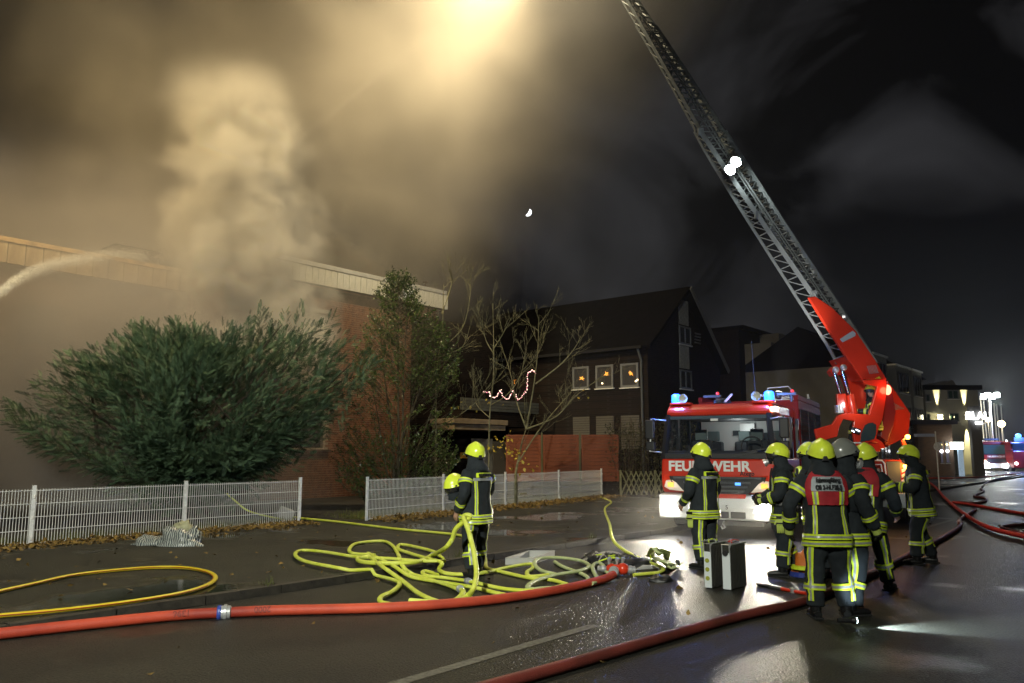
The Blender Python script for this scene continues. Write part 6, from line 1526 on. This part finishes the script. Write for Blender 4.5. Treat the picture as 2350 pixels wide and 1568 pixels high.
# flattened rolled out hose pile
def ribbon(label, pts, w, m, cat='hose', name='flat_hose'):
    t = thing(name, label, cat, pts[0], 0, None, True); S_ = spline(pts, 6); b = MB(); vs = []
    for i, p in enumerate(S_):
        d = (S_[min(i + 1, len(S_) - 1)] - S_[max(0, i - 1)]).normalized(); s_ = d.cross(Vector((math.sin(i * .5) * .5, math.cos(i * .37) * .6 - .2, 1))).normalized()
        vs += [p - s_ * w / 2, p + s_ * w / 2]
    o = b.add(vs, [(2 * i, 2 * i + 1, 2 * i + 3, 2 * i + 2) for i in range(len(S_) - 1)]).build('hose_body', m, t, smooth='all'); q = o.modifiers.new('thickness', 'SOLIDIFY'); q.thickness = .008; return t
Zc = lambda x, y: (1306.9 + x / 6.294, 1182.4 + y / 6.294)
def zc(x, y, h=.03): return G(*Zc(x, y), h)
ribbon('crumpled empty pale green hose lying behind the distributor', [zc(1560, 700, .04), zc(1480, 730, .10), zc(1400, 690, .05), zc(1330, 670, .16), zc(1260, 600, .1), zc(1160, 590, .05), zc(1180, 540, .16), zc(1260, 500, .28), zc(1340, 560, .2), zc(1390, 500, .3), zc(1420, 560, .2), zc(1370, 640, .1), zc(1450, 720, .04), zc(1520, 740, .03)], .14, M_pal)
# ================================================================ distributor
def distributor():
    c = G(1418, 1322, .0); t = thing('hose_distributor', 'red hose distributor with metal couplings at the end of the red hose', 'distributor', c)
    M_rd = mat('distributor_red', (.62, .04, .012), .3, coat=.4)
    MB().ball((-.09, 0, .10), .075, (1, 1, .95), 16).ball((.07, -.02, .10), .082, (1.05, 1, 1), 16).tube([(-.1, 0, .1), (.1, -.02, .1)], .06, 12).build('valve_body', M_rd, t, smooth=True)
    for (p, d, r) in (((-.07, -.12, .08), (-.25, -1, 0), .06), ((.17, -.02, .085), (1, 0, 0), .05), ((-.2, .06, .09), (-1, .4, 0), .04)):
        d = Vector(d).normalized(); MB().lathe([(0, -.05), (r * .8, -.05), (r, -.03), (r * 1.2, -.02), (r * 1.2, .02), (r, .03), (r, .07), (0, .07)], p, d, 18).build('coupling', M_coup, t, smooth=True)
    for x in (-.12, -.01, .07):
        h = MB().tube([(x, 0, .16), (x, 0, .21)], .018, 8).tube([(x, 0, .21), (x + .01, -.01, .25)], .03, 8).build('valve_handle', M_coup, t, smooth=True)
distributor()
# ================================================================ gear heap, tray, cases, tools
def crumple(label, c, size, m, seed, cat, name, part, parts=()):
    t = thing(name, label, cat, c); b = MB(); n, k = 26, 18; vs = []
    for i in range(k + 1):
        th = math.pi / 2 * i / k
        for j in range(n):
            a = 2 * math.pi * j / n; r = math.sin(th); h = math.cos(th)
            q = Vector((math.cos(a) * r * size[0], math.sin(a) * r * size[1], h * size[2]))
            f = 1 + .45 * noise.noise(q * 5 + Vector((seed, 0, 0))) + .25 * noise.noise(q * 14 + Vector((0, seed, 0))); vs.append(Vector((q.x * f, q.y * f, max(.003, q.z * (f + .3 * noise.noise(q * 11))))))
    b.add(vs, [(i * n + j, i * n + (j + 1) % n, (i + 1) * n + (j + 1) % n, (i + 1) * n + j) for i in range(k) for j in range(n)]).build(part, m, t, smooth='all'); return t
def gear():
    mb = mat('webbing_black', (.012, .012, .014), .6, bump=.6, bscale=40)
    for (x, y, sz, sd, lb) in ((480, 690, (.26, .2, .12), 3, 'black breathing apparatus harness with chrome clips, left of its pair'), (860, 730, (.36, .2, .11), 9, 'black breathing apparatus harness with pale straps, right of its pair')):
        c = zc(x, y, 0); t = crumple(lb, c, sz, mb, sd, 'breathing set', 'breathing_harness', 'harness_cloth')
        for i in range(9):
            a = Vector((rng.uniform(-1, 1) * sz[0], rng.uniform(-1, .6) * sz[1], sz[2] * rng.uniform(.6, 1.15))); d = Vector((rng.normal() * .09, rng.normal() * .05, rng.normal() * .03))
            MB().tube([a - d, a + Z * .03, a + d], .011, 6).build('clip', (mat('chrome', (.8, .8, .8), .12, metal=1), M_coup, M_strip)[i % 3], t, smooth=True)
        for i in range(5):
            a = Vector((rng.uniform(-1, 1) * sz[0] * 1.1, rng.uniform(-1, .5) * sz[1], .03)); d = Vector((rng.normal() * .2, rng.normal() * .08, 0))
            q = [a - d, a + Z * (sz[2] + .02), a + d * .8 + Z * .04, a + d * 1.3]
            sp = spline(q, 5); vs = []
            for p in sp: vs += [p - Vector((0, .02, .01)), p + Vector((0, .02, .012))]
            MB().add(vs, [(2 * j, 2 * j + 1, 2 * j + 3, 2 * j + 2) for j in range(len(sp) - 1)]).build('strap', (mb, mat('strap_grey', (.35, .33, .3), .7))[i % 2], t)
    c = zc(1120, 790, 0); t = thing('folded_straps', 'pile of pale grey flat straps right of the harness heap', 'straps', c)
    for i in range(5): MB().beam((-.18 + i * .03, -.04 + .02 * i, .012 + .012 * i), (.18 - i * .02, .05 - .03 * i, .02 + .012 * i), .05, .006).build('strap', mat('strap_white', (.5, .5, .48), .6), t)
    # open metal tray
    a = G(1160, 1297, 0); b = G(1222, 1297, 0); c2 = G(1288, 1283, 0); d2 = G(1215, 1279, 0)
    t = thing('metal_tray', 'shallow open aluminium tray lying behind the hoses', 'tray', a, 0, None, True)
    M_tr = mat('tray_aluminium', (.50, .50, .48), .4, metal=.4, var=.1)
    c2 = b + (d2 - a); up_ = Z * .10
    MB().prism([a + Z * .005, b + Z * .005, c2 + Z * .005, d2 + Z * .005], Z * .006).build('base', M_tr, t)
    for p, q in ((a, b), (b, c2), (c2, d2), (d2, a)): MB().beam(p + Z * .055, q + Z * .055, .008, .10).beam(p + Z * .105, q + Z * .105, .022, .008).build('side', M_tr, t)
    MB().box(a.lerp(b, .93) + Z * .03 - Vector((0, .006, 0)), (.04, .004, .05)).build('sticker', M_wp, t)
    # upright cases
    def case(label, px, py, w, m_front, holes, stuff):
        o = G(px, py, 0); t = thing('equipment_case', label, 'case', o, R(-40), 'upright equipment cases on the road'); H = .56; D_ = .46
        M_side = mat('case_black', (.035, .035, .03), .3, bump=.4, bscale=30)
        MB().box((w / 2, D_ / 2, H / 2 + .0), (w, D_, H)).build('case_body', M_side, t, bevel=.03)
        f = MB().box((w / 2, -.008, H * .42), (w * .86, .016, H * .80)).build('front_plate', m_front, t, bevel=.02)
        MB().tube([(.012, -.01, H * .8), (.012, -.015, H * 1.0), (w - .012, -.015, H * 1.0), (w - .012, -.01, H * .8)], .008, 6).build('handle_frame', M_alu, t, smooth=True)
        MB().tube([(.012, -.01, .03), (.012, .2, -.0 + .01), (.012, D_, .01)], .008, 6).tube([(w, 0, H), (w, D_, H)], .01, 6).build('edge_rail', M_alu, t)
        for j in range(9): MB().box((w + .002, .05 + j * .045, H / 2), (.008, .012, H * .92)).build('rib', M_side, t)
        if holes:
            for z in (.13, .24, .35): MB().lathe([(0, 0), (.028, 0), (.028, .006), (0, .006)], (w / 2, -.018, z), (0, -1, 0), 16).build('round_hole', mat('hole_lime', (.3, .32, .03), .6), f)
        else: MB().lathe([(.02, 0), (.036, 0), (.036, .02), (.02, .02)], (w / 2, -.02, H * .82), (0, -1, 0), 16).build('socket', M_blk, f)
        for i in range(6):
            a = Vector((rng.uniform(.0, w), rng.uniform(0, .3), H + rng.uniform(0, .03))); d = Vector((rng.normal() * .04, .1, 0)); MB().tube([a - d, a + Z * .02, a + d], .009, 6).build('tool', stuff[i % len(stuff)], t, smooth=True)
        return t
    case('upright equipment case with three round lime holes in its silver front', 1617, 1350, .115, mat('case_silver', (.72, .77, .78), .4, metal=.1), True, (M_coup, M_strip, M_blk))
    case('upright equipment case with plain silver front and dark ribbed side', 1659, 1354, .125, mat('case_silver', (.72, .77, .78), .4, metal=.1), False, (M_coup, M_red, M_alu))
    # cutting tool on the road
    def bar(label, p0, p1, r, cols, name, cat):
        a, b = G(*p0, r), G(*p1, r); t = thing(name, label, cat, a, 0, None, True); n = len(cols)
        for i, m in enumerate(cols): MB().tube([a.lerp(b, i / n), a.lerp(b, (i + 1) / n)], r, 8).build('shaft', m, t, smooth=True)
        return t, a, b
    t, a, b = bar('black and red cutting tool lying on the road in front of the masked firefighter', (1741, 1342), (1850, 1362), .022, (M_blk, M_grill, M_red, M_red), 'bolt_cutter', 'tool')
    MB().tube([a + Vector((0, .07, 0)), a.lerp(b, .35) + Vector((0, .02, 0)), b + Vector((0, .08, 0))], .014, 6).build('second_arm', M_blk, t); MB().box(a.lerp(b, .72), (.05, .09, .06)).build('hinge', M_alu, t)
    t, a, b = bar('dark red handled axe on a black bag by the boots of the windscreen firefighter', (1532, 1325), (1556, 1302), .018, (M_drh, M_drh, M_blk), 'fire_axe', 'axe'); MB().obox(b, (.03, 0, 0), (0, .16, 0), (0, 0, .1)).build('axe_head', M_blk, t)
    crumple('small black bag with red tag on the road below the axe', G(1515, 1335), (.16, .12, .09), M_blk, 5, 'bag', 'black_bag', 'bag_cloth')
    t = crumple('orange bag with yellow band and blue bottom behind the tall firefighter', G(1848, 1322), (.17, .14, .30), mat('orange_bag', (.55, .14, .015), .6), 8, 'bag', 'orange_bag', 'bag_cloth')
    MB().lathe([(.19, 0), (.2, .0), (.2, .05), (.19, .05)], (0, 0, .10), Z, 18).build('band', M_strip, t); MB().lathe([(.18, 0), (.21, 0), (.2, .06), (.18, .06)], (0, 0, .0), Z, 18).build('base', mat('bag_blue', (.02, .04, .25), .6), t)
    # block behind the fence, pile of soaked sheeting
    p = G(655, 1197, .1); t = MB().box(p + Z * .18, (.34, .2, .26), Matrix.Rotation(R(25), 3, 'Y') @ Matrix.Rotation(R(30), 3, 'Z')).build('stone_block', mat('pale_stone', (.38, .37, .34), .8), None, bevel=.03); tag(t, 'tilted pale stone block behind the last bay of the left fence', 'stone')
    ms = mat('striped_sheeting', (.06, .08, .10), .35, bump=.6, bscale=14); n = ms.node_tree
    wv = n.nodes.new('ShaderNodeTexWave'); wv.inputs['Scale'].default_value = 9; wv.inputs['Distortion'].default_value = 5; r_ = n.nodes.new('ShaderNodeValToRGB'); r_.color_ramp.elements[0].color = (.03, .04, .05, 1); r_.color_ramp.elements[1].color = (.42, .44, .40, 1); r_.color_ramp.elements[0].position = .35; r_.color_ramp.elements[1].position = .6
    n.links.new(n.nodes['Texture Coordinate'].outputs['Object'], wv.inputs[0]); n.links.new(wv.outputs[1], r_.inputs[0]); n.links.new(r_.outputs[0], n.nodes['Principled BSDF'].inputs['Base Color'])
    crumple('crumpled silver striped sheeting at the foot of the left fence', G(412, 1252, .1), (.42, .26, .30), ms, 2, 'sheeting', 'crumpled_sheeting', 'sheet')
    crumple('flat end of the silver striped sheeting spread on the wet pavement', G(350, 1250, .1), (.36, .22, .15), ms, 6, 'sheeting', 'crumpled_sheeting', 'sheet')
    t = crumple('pale crumpled cloth on top of the striped sheeting', G(415, 1243, .1), (.26, .18, .36), mat('pale_tarp', (.38, .37, .22), .6, var=.3, vscale=8), 11, 'cloth', 'crumpled_cloth', 'cloth')
    # torch on the road, shining right
    p = G(1955, 1424, .07); t = thing('hand_torch', 'torch lying by the boots throwing a cold beam along the road', 'torch', p, 0, None, True)
    MB().tube([p - Vector((.14, 0, 0)), p], .022, 10).lathe([(.02, 0), (.035, .02), (.035, .05), (0, .05)], p - Vector((.01, 0, 0)), (1, 0, 0), 14).build('torch_body', M_blk, t, smooth=True)
    MB().lathe([(0, 0), (.03, 0), (.03, .004), (0, .004)], p + Vector((.042, 0, 0)), (1, 0, 0), 14).build('torch_lens', glow('torch_glow', (.75, .95, 1), 30), t)
    spot('torch_beam', p + Vector((.05, -.01, .03)), p + Vector((1.6, -.06, -.10)), 900, 50, .7, (.72, .93, 1), .02)
    spot('torch_side_glow', p + Vector((.05, .03, .05)), Vector((3.75, 8.9, .45)), 30, 50, .7, (.72, .9, 1), .03)
gear()
# ================================================================ water jet arching onto the left wing
def jet():
    px = [(-60, 708), (0, 668), (60, 628), (130, 602), (200, 590), (270, 582), (330, 585)]
    P = spline([AT(x, y, 20 + i * 1.6) for i, (x, y) in enumerate(px)], 8)
    t = thing('water_jet', 'misty white water jet arching in from the left edge to the roof', 'water jet', P[0], 0, None, True)
    n = 46000; f = rng.uniform(0, 1, n) ** .8 * (len(P) - 1.01); i0 = f.astype(int); A = np.array([v[:] for v in P]); base = A[i0] + (A[i0 + 1] - A[i0]) * (f - i0)[:, None]
    q = f / len(P); rad = .05 + .24 * q; X = unit(A[np.minimum(i0 + 1, len(P) - 1)] - A[i0] + rng.normal(size=(n, 3)) * .12)
    pos = base + rng.normal(size=(n, 3)) * rad[:, None] * .55 + np.array([0, 0, -1])[None] * (np.abs(rng.normal(size=n)) * rad * .5)[:, None]
    lb = np.array([(-.05, -.004, 0), (.05, 0, .0), (-.05, .004, 0.003)]); Pp, F = scatter(lb, np.array([(0, 1, 2)]), pos, X, frames(X), rng.uniform(.3, 1.1, n) * (1 - q * .45))
    np_mesh('droplets', Pp, F, mat('water_spray', (.85, .88, .9), .25), t)['kind'] = 'stuff'
jet()
